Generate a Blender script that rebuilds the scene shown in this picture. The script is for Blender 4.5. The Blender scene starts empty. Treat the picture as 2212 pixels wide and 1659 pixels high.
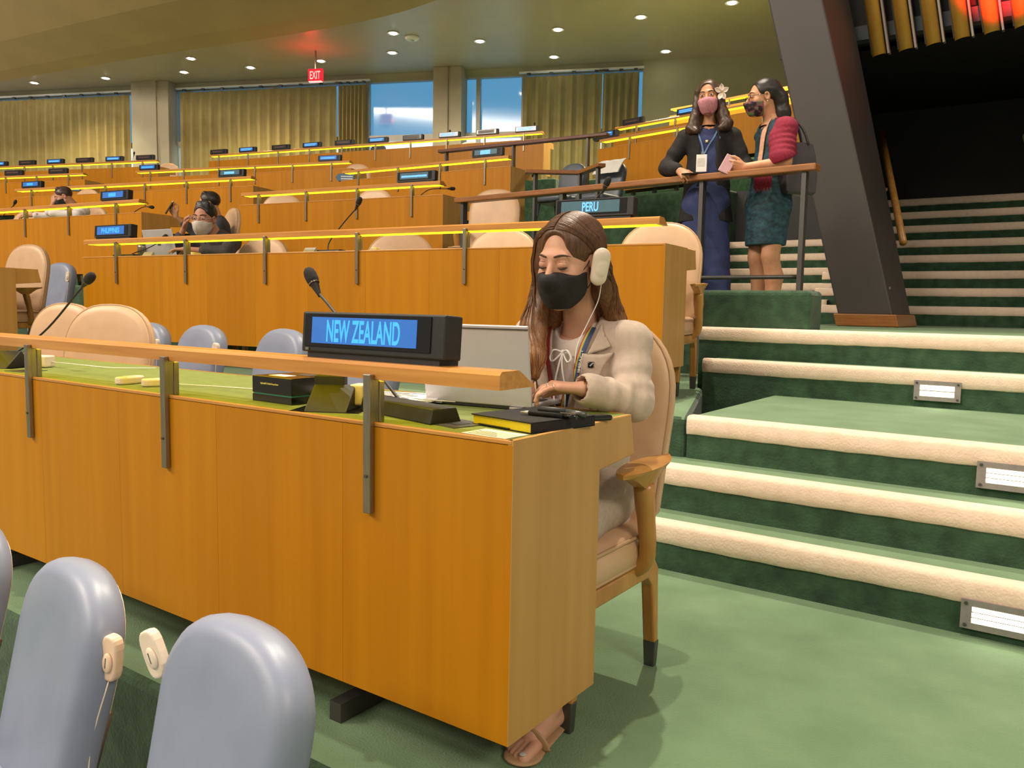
import bpy, bmesh, math, random
import numpy as np
from mathutils import Vector, Matrix, Euler
from mathutils.bvhtree import BVHTree
R = math.radians
random.seed(7)
scene = bpy.context.scene
col = scene.collection

# ------------------------------------------------------------------ camera
def make_camera():
    yaw, pit, rol = R(35.04), R(5.427), R(1.047)
    fw = Vector((-math.sin(yaw)*math.cos(pit), math.cos(yaw)*math.cos(pit), -math.sin(pit)))
    r = Vector((math.cos(yaw), math.sin(yaw), 0)); u = r.cross(fw)
    r2 = math.cos(rol)*r + math.sin(rol)*u
    u2 = -math.sin(rol)*r + math.cos(rol)*u
    m = Matrix((r2, u2, -fw)).transposed().to_4x4()
    m.translation = Vector((.9237, -1.3239, 1.0467))
    cd = bpy.data.cameras.new('camera'); co = bpy.data.objects.new('camera', cd)
    col.objects.link(co); co.matrix_world = m
    cd.sensor_width = 36; cd.lens = 36*1755.2/2212; cd.clip_start = .05; cd.clip_end = 200
    scene.camera = co
make_camera()

# ------------------------------------------------------------------ light
w = bpy.data.worlds.new('hall_ambience'); scene.world = w; w.use_nodes = True
w.node_tree.nodes['Background'].inputs[0].default_value = (1, .86, .70, 1)
w.node_tree.nodes['Background'].inputs[1].default_value = .32
scene.view_settings.view_transform = 'Standard'
scene.view_settings.look = 'None'
scene.view_settings.exposure = 0.5
scene.view_settings.gamma = 1
scene.view_settings.use_curve_mapping = False
def spot(name, loc, target, power, size, color=(1, .88, .70), radius=.12, blend=.5):
    l = bpy.data.lights.new(name, 'SPOT'); l.energy = power; l.color = color
    l.spot_size = R(size); l.spot_blend = blend; l.shadow_soft_size = radius
    o = bpy.data.objects.new(name, l); col.objects.link(o); o.location = loc
    o.rotation_euler = (Vector(target)-Vector(loc)).to_track_quat('-Z', 'Y').to_euler()
    return o
# spotlights in the dome of the hall, high above the front rows
spot('dome_spotlight', (-3.4, 2.7, 13), (-.2, 1.0, 0), 3500, 60, radius=.10)
spot('dome_spotlight', (-1.5, 4.1, 7.7), (.2, 1.0, 0), 1150, 62, radius=.06)
def area_fill(name, loc, target, power, sx, sy, color=(1, .87, .70)):
    l = bpy.data.lights.new(name, 'AREA'); l.energy = power; l.color = color; l.shape = 'RECTANGLE'; l.size = sx; l.size_y = sy
    o = bpy.data.objects.new(name, l); col.objects.link(o); o.location = loc
    o.rotation_euler = (Vector(target)-Vector(loc)).to_track_quat('-Z', 'Y').to_euler()
# unseen soft area lights added in front to brighten the desk fronts
area_fill('front_fill_light', (-5.0, -13.0, 10.5), (-4.0, 3.2, 1.2), 900, 9, 2.5)
area_fill('side_fill_light', (10.0, -4.0, 9.0), (-.5, .8, .6), 420, 4, 2)  # fill added from the right to brighten the desk end panels
area_fill('front_fill_light', (-13.0, -9.0, 12), (-10, 6.0, 2.2), 1500, 7, 2.5)
spot('dome_spotlight', (-.9, .4, 12), (1.1, 2.2, .4), 1500, 48, radius=.10)

# ------------------------------------------------------------------ helpers
def tag(o, label=None, cat=None, group=None, kind=None):
    if label: o['label'] = label
    if cat: o['category'] = cat
    if group: o['group'] = group
    if kind: o['kind'] = kind
    return o
def empty(name, loc=(0, 0, 0), rz=0, label=None, cat=None, group=None, kind=None):
    o = bpy.data.objects.new(name, None); col.objects.link(o)
    o.location = loc; o.rotation_euler = (0, 0, rz); o.empty_display_size = .05
    return tag(o, label, cat, group, kind)
def link(name, me, mat=None, parent=None, smooth=False, bevel=0, seg=2, subsurf=0):
    o = bpy.data.objects.new(name, me); col.objects.link(o)
    if mat is not None and len(me.materials) == 0: me.materials.append(mat)
    if parent is not None: o.parent = parent
    if smooth:
        me.polygons.foreach_set('use_smooth', [True]*len(me.polygons))
    if bevel:
        b = o.modifiers.new('bevel', 'BEVEL'); b.width = bevel; b.segments = seg; b.limit_method = 'ANGLE'; b.angle_limit = R(35)
        b.harden_normals = False
    if subsurf:
        s = o.modifiers.new('sub', 'SUBSURF'); s.levels = subsurf; s.render_levels = subsurf
    return o
def inst(src, parent=None, loc=None, rot=None, name=None):
    o = src.copy(); col.objects.link(o); o.parent = parent
    if loc is not None: o.location = loc
    if rot is not None: o.rotation_euler = rot
    return o
def copy_tree(o, parent=None):
    c = o.copy(); col.objects.link(c); c.parent = parent
    for ch in list(o.children): copy_tree(ch, c)
    return c
class MB:
    def __init__(s): s.v = []; s.f = []; s.m = []
    def add(s, v, f, mi=0):
        n = len(s.v); s.v += [tuple(map(float, p)) for p in v]; s.f += [tuple(i+n for i in q) for q in f]; s.m += [mi]*len(f)
        return s
    def box(s, a, b, mi=0):
        (x0, y0, z0), (x1, y1, z1) = a, b
        v = [(x0, y0, z0), (x1, y0, z0), (x1, y1, z0), (x0, y1, z0), (x0, y0, z1), (x1, y0, z1), (x1, y1, z1), (x0, y1, z1)]
        return s.add(v, [(0, 3, 2, 1), (4, 5, 6, 7), (0, 1, 5, 4), (1, 2, 6, 5), (2, 3, 7, 6), (3, 0, 4, 7)], mi)
    def prism(s, poly, a, b, axis='x', mi=0):
        n = len(poly); v = []
        for t in (a, b):
            for (p, q) in poly:
                v.append({'x': (t, p, q), 'y': (p, t, q), 'z': (p, q, t)}[axis])
        f = [tuple(range(n-1, -1, -1)), tuple(range(n, 2*n))] + [(i, (i+1) % n, n+(i+1) % n, n+i) for i in range(n)]
        return s.add(v, f, mi)
    def hexa(s, lo, hi, mi=0):   # two quads (4 points each, same winding)
        return s.add(list(lo)+list(hi), [(3, 2, 1, 0), (4, 5, 6, 7), (0, 1, 5, 4), (1, 2, 6, 5), (2, 3, 7, 6), (3, 0, 4, 7)], mi)
    def tube(s, pts, r, n=8, cap=True, mi=0, flat=1.0):
        pts = [Vector(p) for p in pts]; rs = r if hasattr(r, '__len__') else [r]*len(pts)
        t0 = (pts[1]-pts[0]).normalized(); up = Vector((0, 0, 1)) if abs(t0.z) < .9 else Vector((1, 0, 0))
        nrm = t0.cross(up).normalized(); v = []; f = []
        for i, p in enumerate(pts):
            t = (pts[min(i+1, len(pts)-1)]-pts[max(i-1, 0)]).normalized()
            nrm = (nrm - t*nrm.dot(t)).normalized(); b = t.cross(nrm)
            for k in range(n):
                a = 2*math.pi*k/n; v.append(p + (nrm*math.cos(a)+b*math.sin(a)*flat)*rs[i])
        for i in range(len(pts)-1):
            for k in range(n):
                f.append((i*n+k, i*n+(k+1) % n, (i+1)*n+(k+1) % n, (i+1)*n+k))
        if cap: f += [tuple(range(n-1, -1, -1)), tuple(range((len(pts)-1)*n, len(pts)*n))]
        return s.add(v, f, mi)
    def lathe(s, prof, n=16, c=(0, 0, 0), M=None, mi=0):
        v = []; f = []
        for (r, z) in prof:
            for k in range(n):
                a = 2*math.pi*k/n; p = Vector((r*math.cos(a), r*math.sin(a), z))
                if M is not None: p = M @ p
                v.append(p+Vector(c))
        m = len(prof)
        for i in range(m-1):
            for k in range(n): f.append((i*n+k, i*n+(k+1) % n, (i+1)*n+(k+1) % n, (i+1)*n+k))
        f += [tuple(range(n-1, -1, -1)), tuple(range((m-1)*n, m*n))]
        return s.add(v, f, mi)
    def ell(s, c, r, nu=14, nv=10, M=None, mi=0):
        prof = [(math.sin(math.pi*i/nv), -math.cos(math.pi*i/nv)) for i in range(nv+1)]
        prof[0] = (1e-3, -1); prof[-1] = (1e-3, 1)
        S = Matrix.Diagonal((r[0], r[1], r[2])); M = (M @ S) if M is not None else S
        return s.lathe(prof, nu, c, M, mi)
    def grid(s, fn, nu, nv, closed_u=False, mi=0):
        v = [fn(i/(nu if closed_u else nu-1), j/(nv-1)) for j in range(nv) for i in range(nu)]
        f = []
        for j in range(nv-1):
            for i in range(nu if closed_u else nu-1):
                f.append((j*nu+i, j*nu+(i+1) % nu, (j+1)*nu+(i+1) % nu, (j+1)*nu+i))
        return s.add(v, f, mi)
    def mesh(s, name):
        me = bpy.data.meshes.new(name); me.from_pydata(s.v, [], s.f); me.update()
        return me
    def build(s, name, mat, parent=None, smooth=False, bevel=0, seg=2, subsurf=0, loc=None, rot=None):
        me = s.mesh(name)
        if isinstance(mat, (list, tuple)):
            for m in mat: me.materials.append(m)
            me.polygons.foreach_set('material_index', s.m); mat = None
        o = link(name, me, mat, parent, smooth, bevel, seg, subsurf)
        if loc is not None: o.location = loc
        if rot is not None: o.rotation_euler = rot
        return o
def struct(o): o['kind'] = 'structure'; return o
def bez(pts, n=24):     # Catmull-Rom through points
    P = [Vector(p) for p in pts]; P = [2*P[0]-P[1]] + P + [2*P[-1]-P[-2]]; out = []
    m = len(P)-3
    for k in range(n+1):
        t = k/n*m; i = min(int(t), m-1); t -= i
        a, b, c, d = P[i:i+4]
        out.append(.5*((2*b)+(c-a)*t+(2*a-5*b+4*c-d)*t*t+(3*b-a-3*c+d)*t**3))
    return out
def text_mesh(txt, name='lettering', bold=.012):
    cu = bpy.data.curves.new(name, 'FONT'); cu.body = txt; cu.align_x = 'CENTER'; cu.align_y = 'CENTER'; cu.offset = bold; cu.extrude = .004
    o = bpy.data.objects.new(name, cu); col.objects.link(o)
    dg = bpy.context.evaluated_depsgraph_get(); me = bpy.data.meshes.new_from_object(o.evaluated_get(dg))
    bpy.data.objects.remove(o); bpy.data.curves.remove(cu); me.name = name
    n = len(me.vertices); a = np.zeros(n*3, np.float32); me.vertices.foreach_get('co', a); a = a.reshape(-1, 3)
    return me, a
def text_part(txt, w, h, M, mat, parent, name='lettering', bold=.012, thick=.0006):
    me, a = text_mesh(txt, name, bold)
    lo, hi = a.min(0), a.max(0); a = (a-(lo+hi)/2)/(hi-lo)*np.array([w, h, thick])
    a = np.array([tuple(M @ Vector(p)) for p in a], np.float32)
    me.vertices.foreach_set('co', a.ravel()); me.materials.clear(); me.update()
    return link(name, me, mat, parent)

# ------------------------------------------------------------------ materials
def nt(name):
    m = bpy.data.materials.new(name); m.use_nodes = True; t = m.node_tree; t.nodes.clear()
    out = t.nodes.new('ShaderNodeOutputMaterial'); b = t.nodes.new('ShaderNodeBsdfPrincipled')
    t.links.new(b.outputs[0], out.inputs[0]); return m, t, b
def mat(name, c, rough=.5, metal=0, var=0, scale=8, bump=0, bscale=120, stretch=(1, 1, 1), c2=None, spec=.5, sheen=0, coat=0, emit=None, es=1, rnd=0, detail=4):
    m, t, b = nt(name); N = t.nodes; L = t.links
    b.inputs['Roughness'].default_value = rough; b.inputs['Metallic'].default_value = metal
    b.inputs['Specular IOR Level'].default_value = spec
    b.inputs['Base Color'].default_value = (*c, 1)
    if sheen: b.inputs['Sheen Weight'].default_value = sheen
    if coat: b.inputs['Coat Weight'].default_value = coat; b.inputs['Coat Roughness'].default_value = .15
    if emit: b.inputs['Emission Color'].default_value = (*emit, 1); b.inputs['Emission Strength'].default_value = es
    tc = N.new('ShaderNodeTexCoord'); mp = N.new('ShaderNodeMapping'); mp.inputs['Scale'].default_value = stretch
    L.new(tc.outputs['Object'], mp.inputs[0])
    last = None
    if var or c2:
        nz = N.new('ShaderNodeTexNoise'); nz.inputs['Scale'].default_value = scale; nz.inputs['Detail'].default_value = detail
        L.new(mp.outputs[0], nz.inputs['Vector'])
        if rnd:
            oi = N.new('ShaderNodeObjectInfo'); ad = N.new('ShaderNodeVectorMath'); ad.operation = 'ADD'
            ml = N.new('ShaderNodeMath'); ml.operation = 'MULTIPLY'; ml.inputs[1].default_value = 37
            L.new(oi.outputs['Random'], ml.inputs[0]); L.new(mp.outputs[0], ad.inputs[0]); L.new(ml.outputs[0], ad.inputs[1]); L.new(ad.outputs[0], nz.inputs['Vector'])
        cr = N.new('ShaderNodeValToRGB'); cr.color_ramp.elements[0].position = .3; cr.color_ramp.elements[1].position = .7
        d = c2 if c2 else tuple(max(0, x*(1-var)) for x in c)
        e = c if c2 else tuple(min(1, x*(1+var)) for x in c)
        cr.color_ramp.elements[0].color = (*d, 1); cr.color_ramp.elements[1].color = (*e, 1)
        L.new(nz.outputs['Fac'], cr.inputs[0]); last = cr.outputs[0]
        if rnd:
            hs = N.new('ShaderNodeHueSaturation'); mr = N.new('ShaderNodeMapRange'); mr.inputs['To Min'].default_value = 1-rnd; mr.inputs['To Max'].default_value = 1+rnd
            L.new(oi.outputs['Random'], mr.inputs['Value']); L.new(mr.outputs[0], hs.inputs['Value']); L.new(last, hs.inputs['Color']); last = hs.outputs[0]
        L.new(last, b.inputs['Base Color'])
    if bump:
        n2 = N.new('ShaderNodeTexNoise'); n2.inputs['Scale'].default_value = bscale; n2.inputs['Detail'].default_value = 3
        L.new(mp.outputs[0], n2.inputs['Vector']); bp = N.new('ShaderNodeBump'); bp.inputs['Strength'].default_value = bump; bp.inputs['Distance'].default_value = .004
        L.new(n2.outputs['Fac'], bp.inputs['Height']); L.new(bp.outputs[0], b.inputs['Normal'])
    return m
def emis(name, c, s):
    m = bpy.data.materials.new(name); m.use_nodes = True; t = m.node_tree; t.nodes.clear()
    o = t.nodes.new('ShaderNodeOutputMaterial'); e = t.nodes.new('ShaderNodeEmission'); e.inputs[0].default_value = (*c, 1); e.inputs[1].default_value = s
    t.links.new(e.outputs[0], o.inputs[0]); return m
M = {}
M['wood'] = mat('maple_veneer', (.50, .196, .0035), .42, c2=(.44, .163, .0025), scale=2.2, stretch=(9, 9, .35), rnd=.07, bump=.03, bscale=40, spec=.25)
M['wood_end'] = mat('maple_end_panel', (.52, .285, .085), .40, c2=(.46, .24, .065), scale=2.2, stretch=(9, 9, .35), bump=.03, bscale=40, spec=.3)
M['wood_rail'] = mat('maple_rail', (.60, .27, .055), .34, c2=(.45, .175, .03), scale=4.0, stretch=(.6, 14, 14), bump=.04, bscale=40, coat=.2)
M['wood_chair'] = mat('chair_beech', (.52, .26, .06), .35, c2=(.38, .16, .03), scale=5, stretch=(4, 4, 1), coat=.2)
M['wood_dark'] = mat('handrail_oak', (.33, .13, .035), .38, c2=(.24, .085, .02), scale=5, stretch=(1, 12, 12), coat=.15)
M['baize'] = mat('green_desk_leather', (.165, .205, .036), .55, var=.12, scale=30, bump=.1, bscale=400)
M['steel'] = mat('brushed_bracket', (.30, .26, .20), .36, .9, var=.15, scale=20, stretch=(20, 20, 1))
M['steel_d'] = mat('dark_steel', (.10, .095, .09), .4, .6, var=.1)
M['led'] = emis('amber_reading_light', (1.0, .72, .015), 2.1)
M['black'] = mat('black_plastic', (.012, .011, .011), .55, var=.2, scale=60, bump=.05, bscale=500)
M['black_soft'] = mat('black_foam', (.014, .012, .013), .9, var=.3, scale=200, bump=.5, bscale=500)
M['bezel'] = mat('glossy_bezel', (.006, .006, .007), .16, var=.1)
M['screen'] = mat('display_lcd', (.02, .06, .14), .2, var=.12, scale=20, emit=(.022, .115, .40), es=.85)
M['screen_g'] = mat('display_lcd_grey', (.04, .07, .08), .2, var=.12, scale=20, emit=(.035, .075, .085), es=.9)
M['screen_off'] = mat('display_lcd_off', (.028, .013, .012), .35, var=.12, scale=20)
M['glyph'] = mat('display_glyph', (.04, .28, .75), .4, var=.05, emit=(.03, .27, .82), es=.9)
M['glyph_b'] = mat('display_glyph_bright', (.08, .35, .9), .4, var=.05, emit=(.10, .33, .95), es=1.0)
M['glyph_off'] = mat('display_glyph_off', (.12, .07, .06), .5, var=.05)
M['leather'] = mat('beige_leather', (.62, .40, .235), .42, c2=(.56, .35, .20), scale=9, bump=.04, bscale=300, rnd=.04)
M['piping'] = mat('beige_piping', (.50, .31, .17), .45, var=.05)
M['blue'] = mat('blue_vinyl', (.235, .265, .36), .40, c2=(.20, .23, .325), scale=7, bump=.04, bscale=350, rnd=.05)
M['blue_d'] = mat('slate_vinyl', (.10, .12, .15), .42, c2=(.085, .10, .13), scale=7, bump=.10, bscale=350)
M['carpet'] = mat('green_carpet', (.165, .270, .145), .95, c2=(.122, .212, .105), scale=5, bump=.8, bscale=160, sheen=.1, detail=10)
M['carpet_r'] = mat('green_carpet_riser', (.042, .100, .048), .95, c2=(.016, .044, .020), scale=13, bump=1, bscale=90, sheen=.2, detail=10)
M['nosing'] = mat('cream_carpet_nosing', (.86, .67, .53), .95, c2=(.78, .59, .45), scale=25, bump=.7, bscale=110, sheen=.3)
M['wall'] = mat('olive_plaster', (.40, .38, .25), .8, var=.05, scale=2, bump=.03, bscale=60)
M['ceil'] = mat('ceiling_plaster', (.46, .39, .27), .42, var=.04, scale=2)
M['dome'] = mat('dome_plaster', (.46, .34, .15), .7, var=.05, scale=1)
M['pillar'] = mat('pillar_plaster', (.40, .35, .25), .7, var=.05, scale=3)
M['dark'] = mat('dark_wall_paint', (.018, .017, .017), .6, var=.25, scale=3)
M['fin'] = mat('dark_column_paint', (.052, .043, .040), .5, var=.08, scale=3, bump=.03, bscale=80)
M['fin_b'] = mat('dark_soffit_paint', (.10, .12, .14), .55, var=.1, scale=3)
M['gold'] = mat('gold_leaf_batten', (.66, .36, .06), .38, .35, c2=(.50, .25, .04), scale=9, stretch=(1, 1, .3), bump=.1, bscale=60)
M['batten'] = mat('grey_batten', (.30, .24, .20), .6, var=.1)
M['curtain'] = mat('ochre_curtain', (.42, .34, .11), .85, c2=(.37, .29, .085), scale=6, bump=.2, bscale=200)
M['white_metal'] = mat('grey_window_frame', (.40, .38, .33), .5, .2, var=.05)
M['plastic_w'] = mat('ivory_plastic', (.74, .62, .50), .38, var=.05, scale=20)
M['plastic_p'] = mat('peach_plastic', (.78, .56, .40), .4, var=.05, scale=20)
M['cord'] = mat('ivory_cord', (.80, .70, .58), .5, var=.05)
M['silver'] = mat('laptop_silver', (.56, .54, .57), .42, .35, var=.03)
M['paper'] = mat('white_paper', (.82, .80, .80), .8, var=.03)
M['white'] = mat('white_paint', (.8, .78, .74), .6, var=.03)
M['metal_w'] = mat('step_light_frame', (.34, .30, .29), .5, .55, var=.1, scale=30)
M['lamp'] = emis('step_light_tube', (1, .93, .74), 9)
M['lamp_d'] = mat('step_light_lens', (.75, .68, .5), .3, var=.05, emit=(1, .85, .55), es=.55)
M['down'] = emis('downlight_glow', (1, .93, .78), 22)
M['downrim'] = mat('downlight_rim', (.55, .52, .45), .5, var=.05)
# ================================================================== SETTING
HS = .187
def slab(name, poly, z0, z1, m, bevel=.02, parent=None):
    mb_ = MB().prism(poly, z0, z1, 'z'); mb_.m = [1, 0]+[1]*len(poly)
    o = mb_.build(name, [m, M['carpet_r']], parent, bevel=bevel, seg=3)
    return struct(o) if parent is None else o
slab('floor', [(-14, -5), (6, -5), (6, -.13), (-14, -.13)], -.62, -.42, M['carpet'])
slab('floor_row_platform', [(-14, -.13), (6, -.13), (6, 1.70), (-.45, 1.70), (-.45, 2.22), (-14, 1.4)], -.6, 0, M['carpet'], .035)
# aisle steps: green risers with a cream nosing on each
def nosing(x0, x1, y, z, parent):
    h, d, t = .082, .075, .012
    pr = [(y+.002, z-h), (y-t*.7, z-h+.006), (y-t, z-h*.6), (y-t, z-.03), (y-t*.75, z-.012), (y-t*.2, z+.002), (y+.02, z+.007), (y+d-.01, z+.006), (y+d, z+.0005), (y+.02, z-.02)]
    n = max(8, int((x1-x0)/.05)); mb = MB(); v = []; f = []; k = len(pr)
    for i in range(n+1):
        x = x0+(x1-x0)*i/n; w = .0010*math.sin(i*1.7)+.0012*math.sin(i*.33+1)
        v += [(x, a+(w*.5 if b < z-.02 else 0), b+(w if b < z-.05 else 0)) for a, b in pr]
    for i in range(n):
        for j in range(k): f.append((i*k+j, (i+1)*k+j, (i+1)*k+(j+1) % k, i*k+(j+1) % k))
    f += [tuple(range(k)), tuple(range(n*k+k-1, n*k-1, -1))]
    mb.add(v, f); return mb.build('nosing', M['nosing'], parent, smooth=True)
def flight(name, risers, x0, x1, zb, yend, label=None):
    root = empty(name); struct(root)
    for k, y in enumerate(risers):
        z = zb+HS*(k+1); yn = risers[k+1] if k+1 < len(risers) else yend
        xx = x0[k] if isinstance(x0, list) else x0
        mb = MB(); mb.box((xx, y, zb-.3), (x1, yn+.02, z-.002))
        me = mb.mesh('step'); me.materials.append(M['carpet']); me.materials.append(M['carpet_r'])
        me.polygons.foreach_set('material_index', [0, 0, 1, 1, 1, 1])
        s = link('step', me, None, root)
        nosing(xx, x1, y, z, s)
    return root
flight('aisle_steps', [1.66, 1.90, 2.15], [-.62, -.60, -.53], 4.5, 0, 3.5)
flight('aisle_steps', [3.43, 3.70], [-.98, -1.12], 4.5, 3*HS, 7.9)
flight('balcony_stair', [7.75+.27*k for k in range(8)], -1.55, 3.2, 5*HS, 12.5)
flight('side_stair', [7.95+.27*k for k in range(5)], -3.0, -1.40, 5*HS+.06, 9.3)
# row platforms
ROWS = {   # right front corner x, y, floor z, heading in degrees, length, bracket pitch, first bracket
 'A':  (0, 0, 0, 0, 4.9, .8116, .396),
 'B':  (-.85, 2.539, .605, 5.2, 4.9, .8116, .40),
 'Cr': (-4.41, 5.02, 1.375, 8.4, 2.73, .69, .37),
 'Cl': (-7.27, 3.515, 1.19, 7.0, 4.9, .8116, .40),
 'Dl': (-8.79, 6.09, 1.90, 12.6, 4.88, .8116, .40),
 'Dr': (-5.08, 7.12, 2.02, 3.8, 2.84, .71, .38),
 'Ec': (-9.80, 8.93, 2.64, 15.3, 4.85, .8116, .40),
 'El': (-15.2, 7.05, 2.58, 17.0, 4.0, .8116, .40),
 'Fl': (-15.45, 8.75, 3.115, 17.9, 5.0, .8116, .40),
 'Fc': (-7.50, 11.57, 3.38, 12.1, 8.0, .8116, .40),
 'Al': (-5.94, 1.33, .50, 5.0, 4.9, .8116, .40),
 'H1': (-3.35, 9.12, 2.62, -11, 1.85, .8116, .45),
 'H2': (-2.1, 11.1, 3.36, -11, 4.2, .8116, .45),
 'H3': (-1.9, 13.0, 4.05, -11, 4.2, .8116, .45),
}
def rowM(k):
    X, Y, z, a = ROWS[k][:4]
    return Matrix.Translation((X, Y, z)) @ Matrix.Rotation(R(a), 4, 'Z')
def rp(k, x, y, z=0): return rowM(k) @ Vector((x, y, z))
def row_platform(k, fr=.28, back=2.45, xr=.35, xl=.6, dz=0):
    L = ROWS[k][4]; m = rowM(k); z = ROWS[k][2]+dz
    P = [m @ Vector(p) for p in ((-L-xl, -fr, 0), (xr, -fr, 0), (xr, back, 0), (-L-xl, back, 0))]
    slab('row_platform', [(p.x, p.y) for p in P], z-1.6, z, M['carpet'], .03)
slab('row_platform', [(-6.0, 1.72), (-.53, 2.152), (-1.0, 3.5), (-1.15, 3.72), (-1.2, 4.6), (-6.2, 4.2)], -.3, 3*HS, M['carpet'], .03)
for k in ('Al', 'Cl', 'Dl', 'Ec', 'El', 'Fl', 'Fc', 'H1', 'H2', 'H3'): row_platform(k)
row_platform('Cr', xr=.1); row_platform('Dr', xr=.1)
slab('row_platform', [(-4.35, 4.75), (-1.5, 4.55), (-2.6, 7.7), (-4.6, 6.9)], 0, 1.16, M['carpet'])
slab('row_platform', [(-4.95, 6.95), (-2.9, 7.2), (-3.0, 9.3), (-5.3, 9.6)], 0, 2.02, M['carpet'])
slab('row_platform', [(-6.9, 3.0), (-5.55, 3.1), (-5.5, 4.6), (-6.9, 4.5)], 0, .98, M['carpet'])
# low carpeted kerb beside the landing
o = MB().box((-1.16, 3.76, 5*HS-.02), (-.44, 4.02, 1.178)).build('carpet_kerb', M['carpet_r'], None, bevel=.03, seg=3); struct(o)

# ---------------- ceiling over the rear seats and the dome that springs from its edge
ZC = 6.6
EDGE = [(-34, 7.2), (-28, 7.9), (-22.4, 8.7), (-17.3, 9.5), (-13.1, 10.27), (-10.9, 10.55), (-9.1, 10.45), (-6.5, 9.9), (-3.5, 9.0), (-.8, 8.0), (3, 6.4)]
WA, WT = Vector((-23.68, 9.22)), Vector((math.cos(R(22.2)), math.sin(R(22.2))))
WN = Vector((-WT.y, WT.x))
def wp(s, off=0): p = WA+WT*s+WN*off; return (p.x, p.y)
e2 = [tuple(v[:2]) for v in bez([(x, y, 0) for x, y in EDGE], 48)]
mb = MB(); n = len(e2); v = []
b2 = [wp(-9+ (39*i/(n-1)), 1.2) for i in range(n)]
for i in range(n): v += [(e2[i][0], e2[i][1], ZC), (b2[i][0], b2[i][1], ZC), (e2[i][0], e2[i][1], ZC+.25), (b2[i][0], b2[i][1], ZC+.25)]
f = []
for i in range(n-1):
    a, b = i*4, i*4+4; f += [(a, b, b+1, a+1), (a+2, a+3, b+3, b+2), (a, a+2, b+2, b), (a+1, b+1, b+3, a+3)]
struct(mb.add(v, f).build('ceiling', M['ceil']))
mb = MB(); v = []; f = []; prof = [(0, 0), (.5, .10), (1.6, .40), (3.2, 1.0), (4.6, 1.75), (4.9, 1.75), (3.4, 1.3), (.3, .5)]
ce = Vector((-6, -4))
for i in range(n):
    d = (ce-Vector(e2[i])).normalized()
    for (q, h) in prof: v.append((e2[i][0]+d.x*q, e2[i][1]+d.y*q, ZC+h))
k = len(prof)
for i in range(n-1):
    for j in range(k): f.append((i*k+j, (i+1)*k+j, (i+1)*k+(j+1) % k, i*k+(j+1) % k))
struct(mb.add(v, f).build('ceiling_dome_rim', M['dome'], smooth=False))
mb = MB(); v = []; f = []; prof = [(4.75, 1.78), (5.2, 2.1), (5.8, 2.5), (6.2, 2.75), (6.2, 3.0), (5.6, 2.7), (4.7, 2.2)]
for i in range(n):
    d = (ce-Vector(e2[i])).normalized()
    for (q, h) in prof: v.append((e2[i][0]+d.x*q, e2[i][1]+d.y*q, ZC+h))
k = len(prof)
for i in range(n-1):
    for j in range(k): f.append((i*k+j, (i+1)*k+j, (i+1)*k+(j+1) % k, i*k+(j+1) % k))
struct(mb.add(v, f).build('ceiling_dome_shell', mat('dome_shell_plaster', (.74, .62, .46), .7, var=.04, scale=1)))
# downlights
DL = [(-6.41, 13.19), (-8.12, 12.95), (-6.88, 15.35), (-9.14, 14.42), (-9.89, 12.69), (-12.02, 12.29), (-15.71, 11.34), (-13.86, 11.87), (-17.45, 10.72), (-19.67, 9.98), (-21.74, 9.22), (-4.7, 13.4), (-11.1, 11.35), (-16.3, 10.15)]
names = ['above the rightmost curtain', 'right of the smoke sensor', 'over the plain wall', 'in front of the right pillar', 'over the right windows', 'nearest the wide window', 'between the exit sign and left pillar', 'just above the red exit sign', 'over the middle curtain left end', 'left of the left pillar', 'above the left curtain', 'at the top edge of the photo', 'beside the dome rim, small', 'by the dome rim above the left pillar']
mr = MB().lathe([(.085, 0), (.13, 0), (.135, -.012), (.125, -.018), (.085, -.012)], 16).mesh('rim'); mr.materials.append(M['downrim'])
ml = MB().lathe([(.088, -.006), (.07, -.022), (.02, -.03)], 16).mesh('lens'); ml.materials.append(M['down'])
for (x, y), nm in zip(DL, names):
    e = empty('downlight', (x, y, ZC), 0, 'round recessed ceiling downlight ' + nm, 'downlight', 'ceiling downlights')
    link('rim', mr, None, e); link('lens', ml, None, e)
for (x, y, pw) in ((-6.5, 12.6, 800), (-10.5, 11.9, 450), (-15.5, 10.6, 360), (-20, 9.0, 340), (-3.2, 12.0, 1200)):
    spot('downlight_beam', (x, y, ZC-.06), (x, y, 0), pw, 130, (1, .9, .62), .12, .8)
# smoke sensor and track
e = empty('smoke_detector', (-10.95, 11.75, ZC), 0, 'white flat smoke detector on the ceiling above the windows', 'detector')
MB().lathe([(.15, 0), (.15, -.03), (.12, -.06), (.04, -.07)], 18).build('housing', M['white'], e, smooth=True)
MB().lathe([(.05, -.065), (.05, -.09), (.02, -.095)], 12).build('sensor_cap', M['downrim'], e)

# ---------------- back wall: pillars, windows, curtains
def wall_box(name, s0, s1, o0, o1, z0, z1, m, parent=None, bevel=0):
    P = [wp(s0, o0), wp(s1, o0), wp(s1, o1), wp(s0, o1)]
    return MB().prism(P, z0, z1, 'z').build(name, m, parent, bevel=bevel)
struct(wall_box('wall_back', -9, 30, .35, .6, 2.0, 4.05, M['wall']))
struct(wall_box('wall_back', -9, 17.35, .0, .4, 6.42, ZC+.2, M['wall']))
struct(wall_box('wall_back', 17.35, 30, -.05, .4, 2.0, ZC+.2, M['wall']))
for (a, b) in ((4.36, 5.44), (12.5, 13.2)):
    p = empty('pillar'); struct(p)
    wall_box('shaft', a, b, -.35, .3, 2.4, ZC, M['pillar'], p, .01); wall_box('shaft_face', a+.38, b-.32, -.40, -.34, 2.4, ZC, M['pillar'], p)
M['glass_hi'] = mat('window_sky_glass', (.05, .10, .15), .08, var=.05, scale=1, emit=(.055, .19, .34), es=1.0, spec=.8)
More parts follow.
